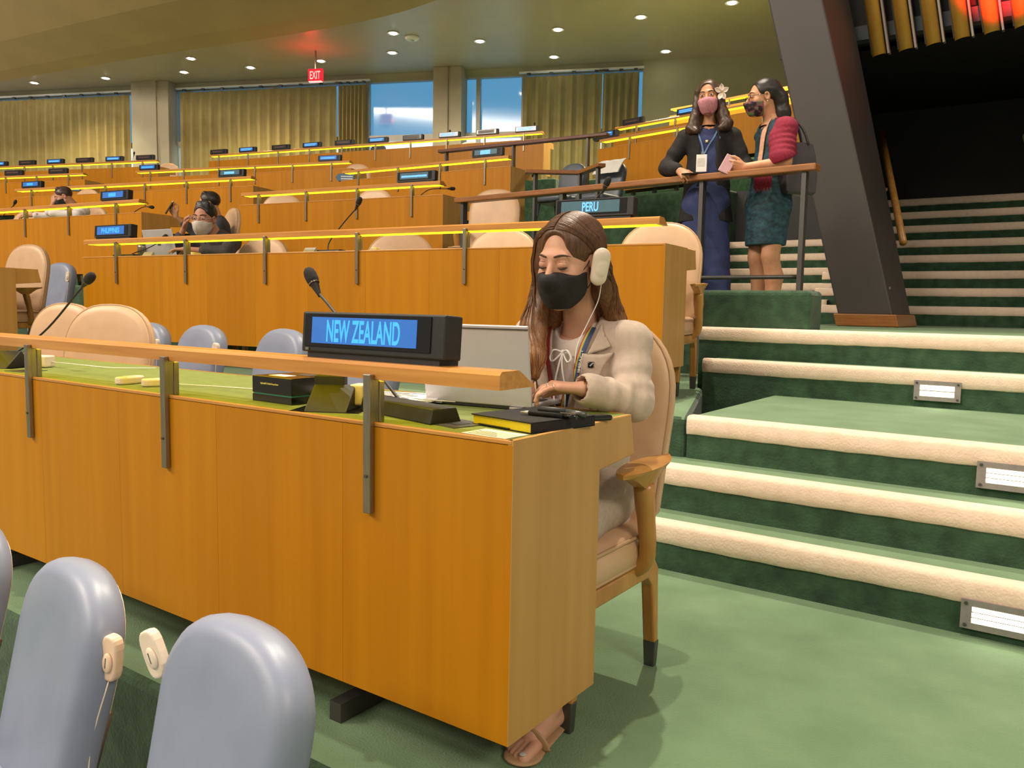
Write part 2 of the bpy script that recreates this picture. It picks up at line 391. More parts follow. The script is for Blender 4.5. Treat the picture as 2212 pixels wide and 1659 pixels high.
M['glass_lo'] = mat('window_bright_glass', (.5, .6, .6), .1, c2=(.2, .3, .34), scale=1.3, emit=(.62, .82, .86), es=1.1)
def window(n, s0, s1, mull):
    w_ = empty('window_%d' % n); struct(w_)
    xs = [s0]+mull+[s1]
    for a, b in zip(xs[:-1], xs[1:]):
        wall_box('pane', a+.02, b-.02, .12, .14, 5.14, 6.44, M['glass_hi'], w_)
        wall_box('pane', a+.02, b-.02, .12, .14, 4.0, 5.06, M['glass_lo'], w_)
    for x in xs: wall_box('mullion', x-.05, x+.05, .02, .2, 4.0, 6.46, M['white_metal'], w_)
    wall_box('transom', s0, s1, .0, .2, 5.02, 5.15, M['white_metal'], w_)
    wall_box('head_frame', s0, s1, .0, .2, 6.40, 6.5, M['white_metal'], w_)
    wall_box('sill', s0, s1, -.05, .3, 3.9, 4.05, M['white_metal'], w_)
window(1, -8, 4.4, [-5, -2, 1, 3.9]); window(2, 5.4, 12.55, [5.75, 8.2, 10.7]); window(3, 13.15, 17.4, [13.5, 14.6])
def cur_mat():
    m, t, b = nt('ochre_curtain'); N = t.nodes; L = t.links
    tr = N.new('ShaderNodeBsdfTranslucent'); mx = N.new('ShaderNodeMixShader'); mx.inputs[0].default_value = .3
    tc = N.new('ShaderNodeTexCoord'); nz = N.new('ShaderNodeTexNoise'); nz.inputs['Scale'].default_value = 5
    cr = N.new('ShaderNodeValToRGB'); cr.color_ramp.elements[0].color = (.34, .235, .075, 1); cr.color_ramp.elements[1].color = (.46, .345, .13, 1)
    L.new(tc.outputs['Object'], nz.inputs['Vector']); L.new(nz.outputs[0], cr.inputs[0]); L.new(cr.outputs[0], b.inputs['Base Color']); L.new(cr.outputs[0], tr.inputs[0])
    b.inputs['Roughness'].default_value = .9
    L.new(b.outputs[0], mx.inputs[1]); L.new(tr.outputs[0], mx.inputs[2]); L.new(mx.outputs[0], t.nodes['Material Output'].inputs[0]); return m
M['curtain'] = cur_mat()
def curtain(s0, s1, pleat, label, z0=3.75, z1=6.34, off=-.12, amp=.055):
    n = int((s1-s0)/pleat); pts = []; rnd = random.Random(int(s0*100))
    for i in range(n):
        a = s0+(s1-s0)*i/n; wv = pleat*(1+.25*(rnd.random()-.5))
        pts += [(a, .0), (a+pleat*.16, -.9-.3*rnd.random()), (a+pleat*.44, -1-.2*rnd.random()), (a+pleat*.62, .1), (a+pleat*.8, .9)]
    pts.append((s1, 0)); mb = MB(); v = []; f = []
    zs = [z0, z0+.9, z0+1.8, z1-.25, z1-.05, z1]; am = [1.15, 1.1, 1, .8, .45, .4]
    for z, k in zip(zs, am):
        for (s_, d) in pts: x, y = wp(s_, off+d*amp*k); v.append((x, y, z))
    m_ = len(pts)
    for j in range(len(zs)-1):
        for i in range(m_-1): f.append((j*m_+i, j*m_+i+1, (j+1)*m_+i+1, (j+1)*m_+i))
    root = empty('curtain', (0, 0, 0), 0, label, 'curtain', 'window curtains')
    mb.add(v, f).build('drape', M['curtain'], root, smooth=False)
    wall_box('track', s0-.1, s1+.1, off-.03, off+.03, 6.42, 6.46, M['white'], root)
    for i in range(0, n, 2):
        a = s0+(s1-s0)*(i+.5)/n
        wall_box('glider', a-.04, a+.04, off-.04, off+.02, 6.37, 6.42, M['steel_d'], root)
curtain(-7.5, 4.15, .26, 'long ochre pleated curtain left of the left pillar')
curtain(5.62, 9.95, .26, 'ochre pleated curtain to the right of the left pillar, under the exit sign')
curtain(10.0, 10.72, .10, 'greyish bunched curtain edge beside the wide uncovered window')
curtain(14.62, 16.45, .24, 'ochre pleated curtain right of the second uncovered window')
curtain(16.47, 17.28, .16, 'narrow tightly pleated curtain at the right end beside plain wall')
# exit sign
e = empty('exit_sign', (-13.39, 11.30, 6.07), R(22), 'small glowing red exit sign hanging from the ceiling', 'sign')
MB().box((-.17, -.03, -.135), (.17, .03, .135)).build('housing', emis('exit_red', (1, .012, .02), 1.6), e, bevel=.008)
MB().box((-.015, -.015, .13), (.015, .015, .55)).build('stem', M['steel'], e)
text_part('EXIT', .25, .17, Matrix.Translation((0, -.032, 0)) @ Matrix.Rotation(R(90), 4, 'X'), emis('exit_letters', (1, .25, .2), 2.2), e)
MB().box((-.15, -.04, -.15), (.15, .035, -.128)).build('lower_lip', emis('exit_lip', (1, .35, .3), 1.5), e)
l = bpy.data.lights.new('exit_glow', 'POINT'); l.energy = 9; l.color = (1, .02, .02); l.shadow_soft_size = .1
o = bpy.data.objects.new('exit_glow', l); col.objects.link(o); o.location = (-13.3, 11.05, 6.07)

# ---------------- dark leaning fin beside the balcony stair, and the stair well behind it
LE = Vector((-.255, -.055))     # lean per metre of height
def lean(x, y, z): return (x+LE.x*(z-.935), y+LE.y*(z-.935), z)
fin = empty('leaning_column'); struct(fin)
A0, A1, A2, A3 = (-.80, 6.04), (-.36, 6.04), (-.34, 6.75), (-.78, 6.75)
MB().hexa([lean(*p, 1.03) for p in (A0, A1, A2, A3)], [lean(*p, 7.6) for p in (A0, A1, (-.26, 7.3), A3)]).build('shaft', M['fin'], fin, bevel=.015)
b_ = [(-.83, 6.01), (-.33, 6.01), (-.31, 6.78), (-.81, 6.78)]
MB().hexa([lean(*p, .935) for p in b_], [lean(*p, 1.04) for p in b_]).build('base_trim', M['wood_dark'], fin, bevel=.01)
MB().lathe([(.014, 0), (.014, .02)], 10, lean(-.36, 6.12, 1.25)).build('bolt', M['steel'], fin)
struct(MB().box((-1.9, 10.15, .9), (4.5, 10.4, 4.05)).build('wall_stair_end', M['dark']))
struct(MB().box((-3.1, 9.32, .9), (-1.5, 9.45, 2.62)).build('stair_shade_panel', M['dark']))  # dark panel added to stand for the unlit void above the side stair
struct(MB().box((1.15, 6.9, .9), (1.5, 10.3, 8)).build('wall_stair_right', M['dark']))
struct(MB().box((-1.8, 7.2, 3.60), (1.5, 10.4, 3.8)).build('ceiling_stair', M['dark']))
struct(MB().hexa([(-.84, 6.76, .9), (-.74, 6.76, .9), (-1.75, 10.35, .9), (-1.85, 10.35, .9)], [(-1.54, 6.68, 3.62), (-1.44, 6.68, 3.62), (-1.75, 10.35, 3.62), (-1.85, 10.35, 3.62)]).build('wall_stair_left', M['fin_b']))
struct(MB().hexa([(-1.25, 7.12, 3.60), (2.6, 7.12, 3.60), (2.6, 7.35, 3.60), (-1.25, 7.35, 3.60)], [(-2.3, 6.95, 8.5), (2.6, 6.95, 8.5), (2.6, 7.2, 8.5), (-2.3, 7.2, 8.5)]).build('wall_lintel', M['dark']))
struct(MB().box((-1.25, 7.0, 3.60), (2.6, 7.12, 3.73)).build('trim_1', M['fin_b']))
# gold battens
bx = [(1845, 98), (1903, 90), (1968, 80), (2036, 70), (2110, 61), (2184, 50)]
nmz = ['leftmost of the row', 'second from the left', 'third from the left', 'fourth, faintly lit red', 'fifth, glowing red', 'sixth, brightest red at the right']
hp = [(.060*math.cos(a), -.060*math.sin(a)*.75) for a in [math.pi*i/14 for i in range(15)]]
hp2 = hp + [(p*.9, q*.9+.004) for p, q in reversed(hp)]
for i in range(6):
    x = -.78+.222*i; e = empty('gold_batten', (x, 6.85, 3.39+.012*i), 0, 'gold half-round wall batten above the stair, '+nmz[i], 'batten', 'gold wall battens')
    e.rotation_euler = (R(4), R(-10), 0)
    MB().prism(hp2, 0, 2.3, 'z').build('gold_face', M['gold'], e, smooth=True)
    MB().box((.072, -.03, -.01), (.088, .05, 2.3)).build('side_fin', M['batten'], e)
    MB().box((-.07, .02, .03), (.09, .07, 2.3)).build('backing', M['dark'], e)
spot('red_stage_light', (.35, 5.2, 3.0), (.16, 6.85, 3.95), 1700, 26, (1, .02, .02), .05, .9)
# handrails of the stair
def handrail(name, pts, r, posts, label, m=M['wood_dark']):
    e = empty(name, (0, 0, 0), 0, label, 'handrail')
    MB().tube(bez(pts, 12) if len(pts) > 2 else pts, r, 12).build('grip', m, e, smooth=True)
    for a, b in posts: MB().tube(bez([a, (Vector(a)+Vector(b))/2-Vector((0, 0, .05)), b], 6), .012, 8).build('bracket', M['black'], e, smooth=True)
    return e
handrail('wall_handrail', [(-.50, 6.95, 1.70), (-1.08, 8.60, 3.06)], .034, [((-.565, 6.98, 1.69), (-.70, 6.90, 1.60)), ((-.82, 7.65, 2.27), (-.98, 7.6, 2.16)), ((-1.05, 8.28, 2.79), (-1.22, 8.25, 2.68))], 'straight round wooden handrail on the dark column above the stair', M['wood_chair'])
handrail('stair_handrail', [(.62, 7.2, 2.15), (.48, 7.25, 2.42), (.38, 7.35, 2.62), (.42, 7.5, 2.68), (.75, 7.7, 2.70)], .026, [], 'bent metal handrail end at the right edge of the photo', M['steel'])

# ---------------- guard rails with wooden caps
def guard(name, pts, zt, zb, posts, label, mid=None, w=.05, mm=M['wood_dark']):
    e = empty(name, (0, 0, 0), 0, label, 'railing')
    for a, b in zip(pts[:-1], pts[1:]):
        a, b = Vector((*a, zt)), Vector((*b, zt)); d = (b-a).normalized(); n_ = Vector((-d.y, d.x, 0))*w; u = Vector((0, 0, .022))
        MB().hexa([a-n_-u, b-n_-u, b+n_-u, a+n_-u], [a-n_+u, b-n_+u, b+n_+u, a+n_+u]).build('cap', mm, e, bevel=.008)
    for (x, y) in posts: MB().box((x-.014, y-.03, zb), (x+.014, y+.03, zt-.02)).build('post', M['steel_d'], e)
    if mid:
        for (a, b, z) in mid: MB().tube([(*a, z), (*b, z)], .014, 8).build('mid_rail', M['steel_d'], e, smooth=True)
    return e
guard('guard_rail', [(-.50, 3.98), (-3.57, 4.22)], 1.945, .9, [(-.58, 3.99), (-1.28, 4.05), (-2.45, 4.13), (-3.50, 4.22)], 'long wooden-capped guard rail running in front of the two standing women', [((-.58, 3.99), (-3.5, 4.22), 1.27)])
guard('guard_rail', [(-4.55, 6.67), (-4.02, 7.05), (-3.55, 6.70)], 2.62, 1.1, [(-4.45, 6.74), (-4.02, 7.03), (-3.62, 6.75)], 'short angled wooden-capped railing in front of the slate chairs')
guard('guard_rail', [(-7.03, 8.05), (-4.31, 8.22)], 3.30, 2.0, [(-6.9, 8.06), (-5.75, 8.13), (-4.6, 8.2)], 'dark wooden railing in front of the rearmost desks', mm=mat('dark_walnut', (.12, .035, .02), .4, var=.15, scale=12))
guard('guard_rail', [(-1.75, 8.9), (-1.1, 9.2)], 2.5, 1.9, [(-1.7, 8.93)], 'short piece of wooden railing behind the woman with the handbag')
# step lights
def step_light(x0, x1, y, z0, z1, label, slots):
    e = empty('step_light', ((x0+x1)/2, y, (z0+z1)/2), 0, label, 'step light', 'recessed step lights')
    wd, hh = (x1-x0)/2, (z1-z0)/2
    mb = MB(); ix, iz = wd*.74, hh*.56
    for a, b in (((-wd, -hh), (wd, -iz)), ((-wd, iz), (wd, hh)), ((-wd, -iz), (-ix, iz)), ((ix, -iz), (wd, iz))): mb.box((a[0], -.014, a[1]), (b[0], .004, b[1]))
    mb.build('frame', M['metal_w'], e)
    MB().box((-ix, -.002, -iz), (ix, .003, iz)).build('lens', M['lamp_d'], e)
    for k in range(slots):
        z = -iz+2*iz*(k+.5)/slots
        MB().tube([(-ix*.97, -.006, z), (ix*.97, -.006, z)], iz/slots*.62, 8).build('tube_lamp', M['lamp'], e, smooth=True)
        if k: MB().box((-ix, -.013, z-iz/slots*1.15), (ix, -.006, z-iz/slots*.85)).build('louvre', M['metal_w'], e)
    for sx in (-1, 1):
        for sz in (-1, 1): MB().lathe([(.006, 0), (.006, .004)], 8, (sx*wd*.88, -.016, sz*hh*.75), Matrix.Rotation(R(90), 3, 'X')).build('screw', M['steel_d'], e)
step_light(.655, .90, 1.655, .028, .125, 'louvred step light on the lowest riser at the right edge', 3)
step_light(.63, .87, 2.145, .405, .505, 'louvred step light on the third riser, cut by the right edge', 3)
step_light(.205, .425, 3.425, .595, .700, 'small louvred step light on the riser above the middle landing', 2)
# ================================================================== DESKS
RAILP = [(.0, .877), (.0, .907), (.007, .915), (.068, .915), (.076, .911), (.128, .879), (.126, .877)]
def desk(k, label, full=True, apron=True):
    X, Y, z, a, L, bp, b0 = ROWS[k]
    e = empty('delegate_desk', (X, Y, z), R(a), label, 'desk', 'rows of delegate desks')
    n = max(4, round(L/.47)); pw = L/n
    me = MB().box((-pw+.0004, 0, .133), (-.0004, .022, .768)).mesh('front_panel'); me.materials.append(M['wood'])
    for i in range(n):
        o = link('front_panel', me, None, e, bevel=0); o.location = (-i*pw, 0, 0)
    for x0, x1 in ((-.012, .0012), (-L-.0012, -L+.012)):
        MB().prism([(.0003, .1328), (.362, .1328), (.362, .7785), (.0003, .7785)], x0, x1, 'x').build('side_panel', M['wood_end'], e)
        MB().prism([(.362, .655), (.57, .672), (.545, .7782), (.362, .7782)], x0-.012 if x1 > -1 else x0+.012, x1-.012 if x1 > -1 else x1+.012, 'x').build('apron_end', M['wood_end'], e, bevel=.003)
    MB().box((-L+.035, .545, .69), (-.035, .556, .765)).build('rear_apron', M['wood_end'], e)
    MB().box((-L+.002, -.0008, .769), (-.002, .012, .7785)).build('front_edge', M['wood_rail'], e, bevel=.002)
    MB().box((-L+.012, .012, .755), (-.012, .548, .777)).build('writing_surface', M['baize'], e)
    MB().box((-L+.034, .546, .757), (-.034, .552, .7785)).build('rear_edge', M['wood_rail'], e)
    MB().box((-L+.3, .30, .133), (-.3, .32, .755)).build('modesty_board', M['steel_d'], e)
    # legs below
    for x in (-.55, -L/2, -L+.55):
        MB().box((x-.02, .03, 0), (x+.02, .33, .05)).build('foot', M['steel_d'], e); MB().box((x-.02, .14, .04), (x+.02, .20, .2)).build('leg', M['steel_d'], e)
    rl = MB().prism(RAILP, -L+.02, -.035, 'x').build('reading_rail', M['wood_rail'], e)
    MB().box((-L+.05, .018, .8758), (-.06, .119, .8772)).build('light_strip', M['led'], rl)
    x = -b0; i = 0
    while x > -L+.15:
        br = MB().box((x-.011, -.016, .568), (x+.011, -.001, .889)).box((x-.004, -.002, .777), (x+.008, .018, .877)).box((x-.006, .016, .777), (x+.011, .032, .872)).build('bracket', M['steel'], e, bevel=.002)
        if k in 'AB': MB().lathe([(.004, 0), (.004, .004)], 8, (x, -.016, .655), Matrix.Rotation(R(90), 3, 'X')).build('bolt', M['steel_d'], br)
        x -= bp
    return e
desk('A', 'nearest maple delegate desk with yellow-lit green top, carrying the NEW ZEALAND display')
desk('B', 'second maple desk, PERU display at its right end, masked man behind it')
desk('Cr', 'short maple desk left of the guard rail with a microphone bent to the right')
desk('Cl', 'maple desk at which the man in the white shirt rests his head')
desk('Dl', 'maple desk behind the two seated men, left of the aisle')
desk('Dr', 'short maple desk behind the short desk with the bent microphone')
desk('Ec', 'darker maple desk with a small blue arrow sign at its right end')
desk('El', 'darker desk at the left edge with two unlit displays')
desk('Fl', 'rearmost desk below the left curtain, six displays')
desk('Fc', 'long rearmost desk in front of the uncovered windows, ten displays')
desk('Al', 'desk end at the left edge of the photo beside a lone blue chair')
desk('H1', 'desk left of the standing woman in the black cardigan, front fully visible')
desk('H2', 'desk with a dark unlit display below the rightmost curtain')
desk('H3', 'brightly lit desk behind the heads of the standing women')

# ================================================================== NAME DISPLAYS
HB = MB().box((-.2285, -.026, .012), (.2285, .034, .110)).mesh('housing'); HB.materials.append(M['black'])
BZ = MB().box((-.216, -.0285, .026), (.190, -.025, .104)).mesh('bezel'); BZ.materials.append(M['bezel'])
BS = MB().box((-.212, -.02, -.002), (.212, .045, .022)).mesh('stand'); BS.materials.append(M['black'])
SC = {}
for kk in ('screen', 'screen_g', 'screen_off'):
    SC[kk] = MB().box((-.190, -.0297, .034), (.150, -.0283, .097)).mesh('screen'); SC[kk].materials.append(M[kk])
def bars(rows_, seed):
    mb = MB(); rd = random.Random(seed)
    for (x0, x1, z0, z1) in rows_:
        x = x0
        while x < x1:
            w_ = rd.uniform(.010, .017)
            mb.box((x, -.0303, z0+rd.uniform(0, .002)), (min(x+w_, x1), -.0296, z1-rd.uniform(0, .002))); x += w_+.0025
    return mb
def display(k, x, label, txt=None, rows_=None, scr='screen', gl='glyph', tw=.24, th=.042, tz=.065, tx=-.02):
    p = rp(k, x, .045, .915)
    e = empty('name_display', p, R(ROWS[k][3]), label, 'display', 'country name displays on the desks')
    e.rotation_euler = (R(-4), 0, R(ROWS[k][3]))
    h = link('housing', HB, None, e, bevel=.004 if k in 'AB' else 0); link('stand', BS, None, e); link('bezel', BZ, None, h)
    s = link('screen', SC[scr], None, e)
    if txt: text_part(txt, tw, th, Matrix.Translation((tx, -.0301, tz)) @ Matrix.Rotation(R(90), 4, 'X'), M[gl], s, bold=.02)
    elif rows_: bars(rows_, hash(label) % 1000 if False else len(label)*7+int(abs(x)*100)).build('lettering', M[gl], s)
    if k in 'AB': MB().box((-.212, -.0285, .016), (-.200, -.0262, .0225)).build('badge', M['steel'], h)
    return e
display('A', -.428, 'large black display reading NEW ZEALAND in light blue', 'NEW ZEALAND', tw=.238, th=.053, tz=.0645, tx=-.018)
display('B', -.415, 'black display reading PERU in blue on dark grey', 'PERU', scr='screen_g', gl='glyph_b', tw=.094, th=.050, tx=-.018)
display('B', -4.54, 'bright blue display reading PHILIPPINES beside the masked man', 'PHILIPPINES', tw=.225, th=.04)
one = [(-.165, .115, .048, .075)]; two = [(-.175, .13, .070, .086), (-.17, .10, .044, .060)]; mid = [(-.10, .04, .046, .082)]
display('Cr', -.34, 'grey-blue display with one long line, on the desk with the bent microphone', rows_=[(-.172, .135, .050, .072)], scr='screen_g', gl='glyph_b')
display('Cl', -.46, 'bright blue display to the right of the man in the white shirt', rows_=[(-.09, .03, .044, .084)])
display('Dl', -4.49, 'blue display at the left end of the desk behind the man in the white shirt', rows_=mid)
display('Dl', -.41, 'greyish blue display at the right end of the desk behind the seated men', rows_=[(-.12, .06, .045, .080)], scr='screen_g', gl='glyph_b')
display('Dr', -.37, 'display with a short bright word, left of the short angled railing', rows_=[(-.10, .05, .038, .092)], scr='screen_g', gl='glyph_b')
display('Ec', -4.52, 'blue display at the left end of the desk in front of the left pillar', rows_=one)
display('Ec', -.46, 'blue display above the small arrow sign', rows_=one)
display('El', -.70, 'dark unlit display with faint lettering near the left edge', rows_=[(-.17, .13, .055, .075)], scr='screen_off', gl='glyph_off')
display('El', -1.85, 'dark unlit display at the far left edge, above the man in white', rows_=[(-.17, .13, .055, .075)], scr='screen_off', gl='glyph_off')
on = ['third', 'fifth']
for i, (nm, lit) in enumerate([('first display left of the left pillar', 0), ('second display left of the left pillar', 1), ('third display left of the left pillar', 0), ('fourth display left of the left pillar', 1), ('fifth display left of the left pillar', 0), ('leftmost display, cut by the photo edge', 1)]):
    display('Fl', -.36-.8116*i, ('lit blue ' if lit else 'dark ')+nm+', on the rearmost desk', rows_=one if lit else [(-.15, .1, .05, .07)], scr='screen' if lit else 'screen_off', gl='glyph_b' if lit else 'glyph_off')
od = ['first', 'second', 'third', 'fourth', 'fifth', 'sixth', 'seventh', 'eighth', 'ninth', 'tenth']
for i in range(10):
    lit = i % 2 == 0; lit = (i in (0, 2, 4, 6, 8))
    display('Fc', -.36-.8116*i-(.08 if i > 7 else 0), ('lit blue display, ' if lit else 'dark display, ')+od[i]+' from the right on the long rearmost desk', rows_=two if lit else [(-.15, .1, .05, .07)], scr='screen' if lit else 'screen_off', gl='glyph_b' if lit else 'glyph_off')
display('H2', -3.8, 'dark unlit display just right of the rightmost curtain', rows_=[(-.15, .1, .05, .07)], scr='screen_off', gl='glyph_off')
display('H2', -2.65, 'lit blue display left of the woman with the flower', rows_=two, gl='glyph_b')
display('H1', -1.75, 'low lit display at the shoulder of the woman in the cardigan', rows_=two, gl='glyph_b')
display('H3', -1.2, 'lit display between the standing women', rows_=two, gl='glyph_b')
display('H3', -.25, 'lit display beside the dark leaning column', rows_=two, gl='glyph_b')

# ================================================================== MICROPHONES
def microphone(p0, mids, tip, d, label, base=None, rot=0, s=1.0):
    """p0 foot of the gooseneck, tip centre of the foam, d pointing direction"""
    e = empty('microphone', p0, 0, label, 'microphone', 'desk microphones')
    o = Vector(p0); tip = Vector(tip)-o; d = Vector(d).normalized(); q = d.to_track_quat('Z', 'Y').to_matrix()
    back = tip-d*.055*s
    pts = bez([(0, 0, 0)]+[Vector(m)-o for m in mids]+[back], 20)
    MB().tube(pts, .0042, 8).build('gooseneck', M['black'], e, smooth=True)
    MB().lathe([(.005, -.012), (.007, 0), (.013, .028), (.015, .034)], 12, back, q).build('collar', M['black'], e, smooth=True)
    MB().lathe([(.0155, .032), (.0165, .034), (.0165, .038), (.0155, .040)], 14, back, q).build('ring', M['steel'], e, smooth=True)
    MB().lathe([(.004, -.027), (.0155, -.024), (.0185, -.008), (.0185, .010), (.016, .022), (.010, .030), (.002, .033)], 16, tip, q).build('windscreen', M['black_soft'], e, smooth=True)
    if base:
        w_, dd, hh = base
        b = MB().prism([(-dd/2-.012, 0), (dd/2+.012, 0), (dd/2-.008, hh), (-dd/2+.002, hh)], -w_/2, w_/2, 'x').build('base', M['black'], e, bevel=.004)
        b.rotation_euler = (0, 0, rot)
    return e
t = .777
m0 = microphone((-.43, .17, t), [(-.66, .235, .915), (-.83, .285, 1.025)], (-.94, .30, 1.122), (-.55, .0, .83), 'black desk microphone rising behind the NEW ZEALAND display', None)
b = MB().prism([(-.045, 0), (.045, 0), (.03, .036), (-.036, .036)], -.155, .155, 'x').build('base', M['black'], m0, bevel=.003); b.location = (.02, -.03, 0); b.rotation_euler = (0, 0, R(-14))
microphone((-2.85, .16, t), [(-2.72, .22, .80), (-2.56, .30, .91)], (-2.19, .30, 1.125), (.83, 0, .48), 'black desk microphone leaning right at the left end of the nearest desk', (.26, .07, .03))
def rmic(k, f, mids, tip, d, label, base=(.26, .07, .03)):
    r3 = Matrix.Rotation(R(ROWS[k][3]), 3, 'Z')
    microphone(rp(k, *f), [rp(k, *m) for m in mids], rp(k, *tip), r3 @ Vector(d), label, base, R(ROWS[k][3]))
rmic('B', (-2.50, .25, t), [(-2.52, .28, .86), (-2.42, .3, .98)], (-2.27, .30, 1.13), (.5, 0, .86), 'slim microphone standing in the middle of the second desk')
rmic('B', (-.70, .22, t), [(-.66, .26, .9), (-.52, .3, 1.07)], (-.46, .30, 1.15), (.45, 0, .9), 'microphone head peeking over the PERU display')
rmic('B', (-4.62, .2, t), [(-4.62, .26, .82), (-4.5, .3, .86)], (-4.36, .36, .95), (.7, .2, .6), 'low bent microphone in front of the masked man')
rmic('Cr', (-.42, .2, t), [(-.40, .24, .83), (-.3, .25, .875)], (-.04, .25, .868), (1, 0, -.04), 'microphone bent flat to the right past its desk end')
rmic('Cl', (-3.0, .2, t), [(-2.95, .25, .84), (-2.8, .28, .95)], (-2.68, .28, 1.03), (.6, 0, .7), 'microphone left of the man in the white shirt')
rmic('Cl', (-.42, .2, t), [(-.40, .24, .83), (-.28, .25, .87)], (-.15, .25, .862), (1, 0, -.1), 'microphone bent low at the right end of the desk of the man in white')
rmic('Fc', (-2.1, .2, t), [(-2.1, .25, .95)], (-2.1, .28, 1.10), (.1, 0, 1), 'tiny microphone behind a display in front of the uncovered window')
rmic('Fc', (-.3, .2, t), [(-.3, .25, .95)], (-.3, .28, 1.12), (.1, 0, 1), 'tiny microphone at the right end of the long rearmost desk')
rmic('Fl', (-.9, .2, t), [(-.9, .25, .95)], (-.86, .28, 1.13), (.2, 0, 1), 'tiny microphone behind the displays under the left curtain')

# ================================================================== CHAIRS
def pad(outline, th, mat_, name, parent, y0=0, axis='y', dome=.35, inset=.12, soft=1.0):
    """upholstered pad: outline is a closed (u,v) loop; thickness goes to -axis"""
    c = np.array(outline).mean(0); rings = [(0, .93), (th*.10, .985), (th*.35, 1.0), (th*.6, .995), (th*.80, .965), (th*.93, .915), (th, .84), (th*(1+dome*.10), .6), (th*(1+dome*.14), .3)]
    v = []; f = []; n = len(outline)
    for d, s in rings:
        for (u, w_) in outline:
            uu, ww = c[0]+(u-c[0])*s, c[1]+(w_-c[1])*s
            v.append((uu, y0-d, ww) if axis == 'y' else (uu, ww, y0+d))
    m = len(rings)
    for i in range(m-1):
        for k in range(n): f.append((i*n+k, i*n+(k+1) % n, (i+1)*n+(k+1) % n, (i+1)*n+k))
    v.append((c[0], y0-th*(1+dome*.15), c[1]) if axis == 'y' else (c[0], c[1], y0+th*(1+dome*.15))); last = len(v)-1
    for k in range(n): f.append(((m-1)*n+k, (m-1)*n+(k+1) % n, last))
    f.append(tuple(range(n)) if axis == 'y' else tuple(range(n)))
    me = bpy.data.meshes.new(name); me.from_pydata(v, [], f)
    bm = bmesh.new(); bm.from_mesh(me); bmesh.ops.recalc_face_normals(bm, faces=bm.faces); bm.to_mesh(me); bm.free()
    return link(name, me, mat_, parent, smooth=True)
def arch(w, h, r, n=10, low=.02, taper=0):
    """rounded-top outline: width w at the top zone, height h, elliptical crown of height r"""
    P = []
    for i in range(6): P.append((-w/2*(1-taper), low+(h-r-low)*i/6) if False else (-(w/2)*(1-taper*(1-i/6)), low+(h-r-low)*i/6))
    for i in range(2*n+1):
        a = math.pi-math.pi*i/(2*n); ca, sa = math.cos(a), math.sin(a)
        P.append((w/2*math.copysign(abs(ca)**.80, ca), h-r+r*abs(sa)**.9))
    for i in range(6): P.append(((w/2)*(1-taper*(i/6)), h-r-(h-r-low)*(i+1)/7))
    for i in range(1, 8): P.append(((w/2)*(1-taper)*(1-2*i/8), 0))
    return P
def rrect(w, d, r, n=5):
    P = []
    for cx, cy, a0 in ((w/2-r, d/2-r, 0), (-w/2+r, d/2-r, 90), (-w/2+r, -d/2+r, 180), (w/2-r, -d/2+r, 270)):
        for i in range(n+1):
            a = R(a0+90*i/n); P.append((cx+r*math.cos(a), cy+r*math.sin(a)))
    return P
def make_blue(m, name='advisor_chair'):
    e = empty(name, (0, 0, 0)); e['category'] = 'chair'
    bk = pad(arch(.41, .56, .16, taper=.10), .085, m, 'backrest', e, y0=.035, dome=.25)
    bk.location = (0, .20, .36); bk.rotation_euler = (R(-13), 0, 0)
    sh = MB().prism([(p*.90, q*.95+.01) for p, q in arch(.41, .56, .16, taper=.10)], .034, .039, 'y').build('back_shell', M['plastic_w'], bk)
    st = pad(rrect(.45, .45, .07), .085, m, 'seat', e, y0=.365, axis='z', dome=.3); st.location = (0, -.03, 0)
    for sx in (-1, 1):
        MB().tube([(sx*.17, -.18, .37), (sx*.21, -.24, 0)], [.016, .012], 8).build('leg', M['steel_d'], e, smooth=True)
        MB().tube([(sx*.17, .14, .37), (sx*.21, .25, 0)], [.016, .012], 8).build('leg', M['steel_d'], e, smooth=True)
        MB().tube([(sx*.17, .12, .36), (sx*.175, .23, .40), (sx*.17, .30, .62)], .011, 8).build('back_support', M['steel_d'], e, smooth=True)
    MB().box((-.19, -.2, .345), (.19, .16, .367)).build('seat_frame', M['steel_d'], e)
    return e
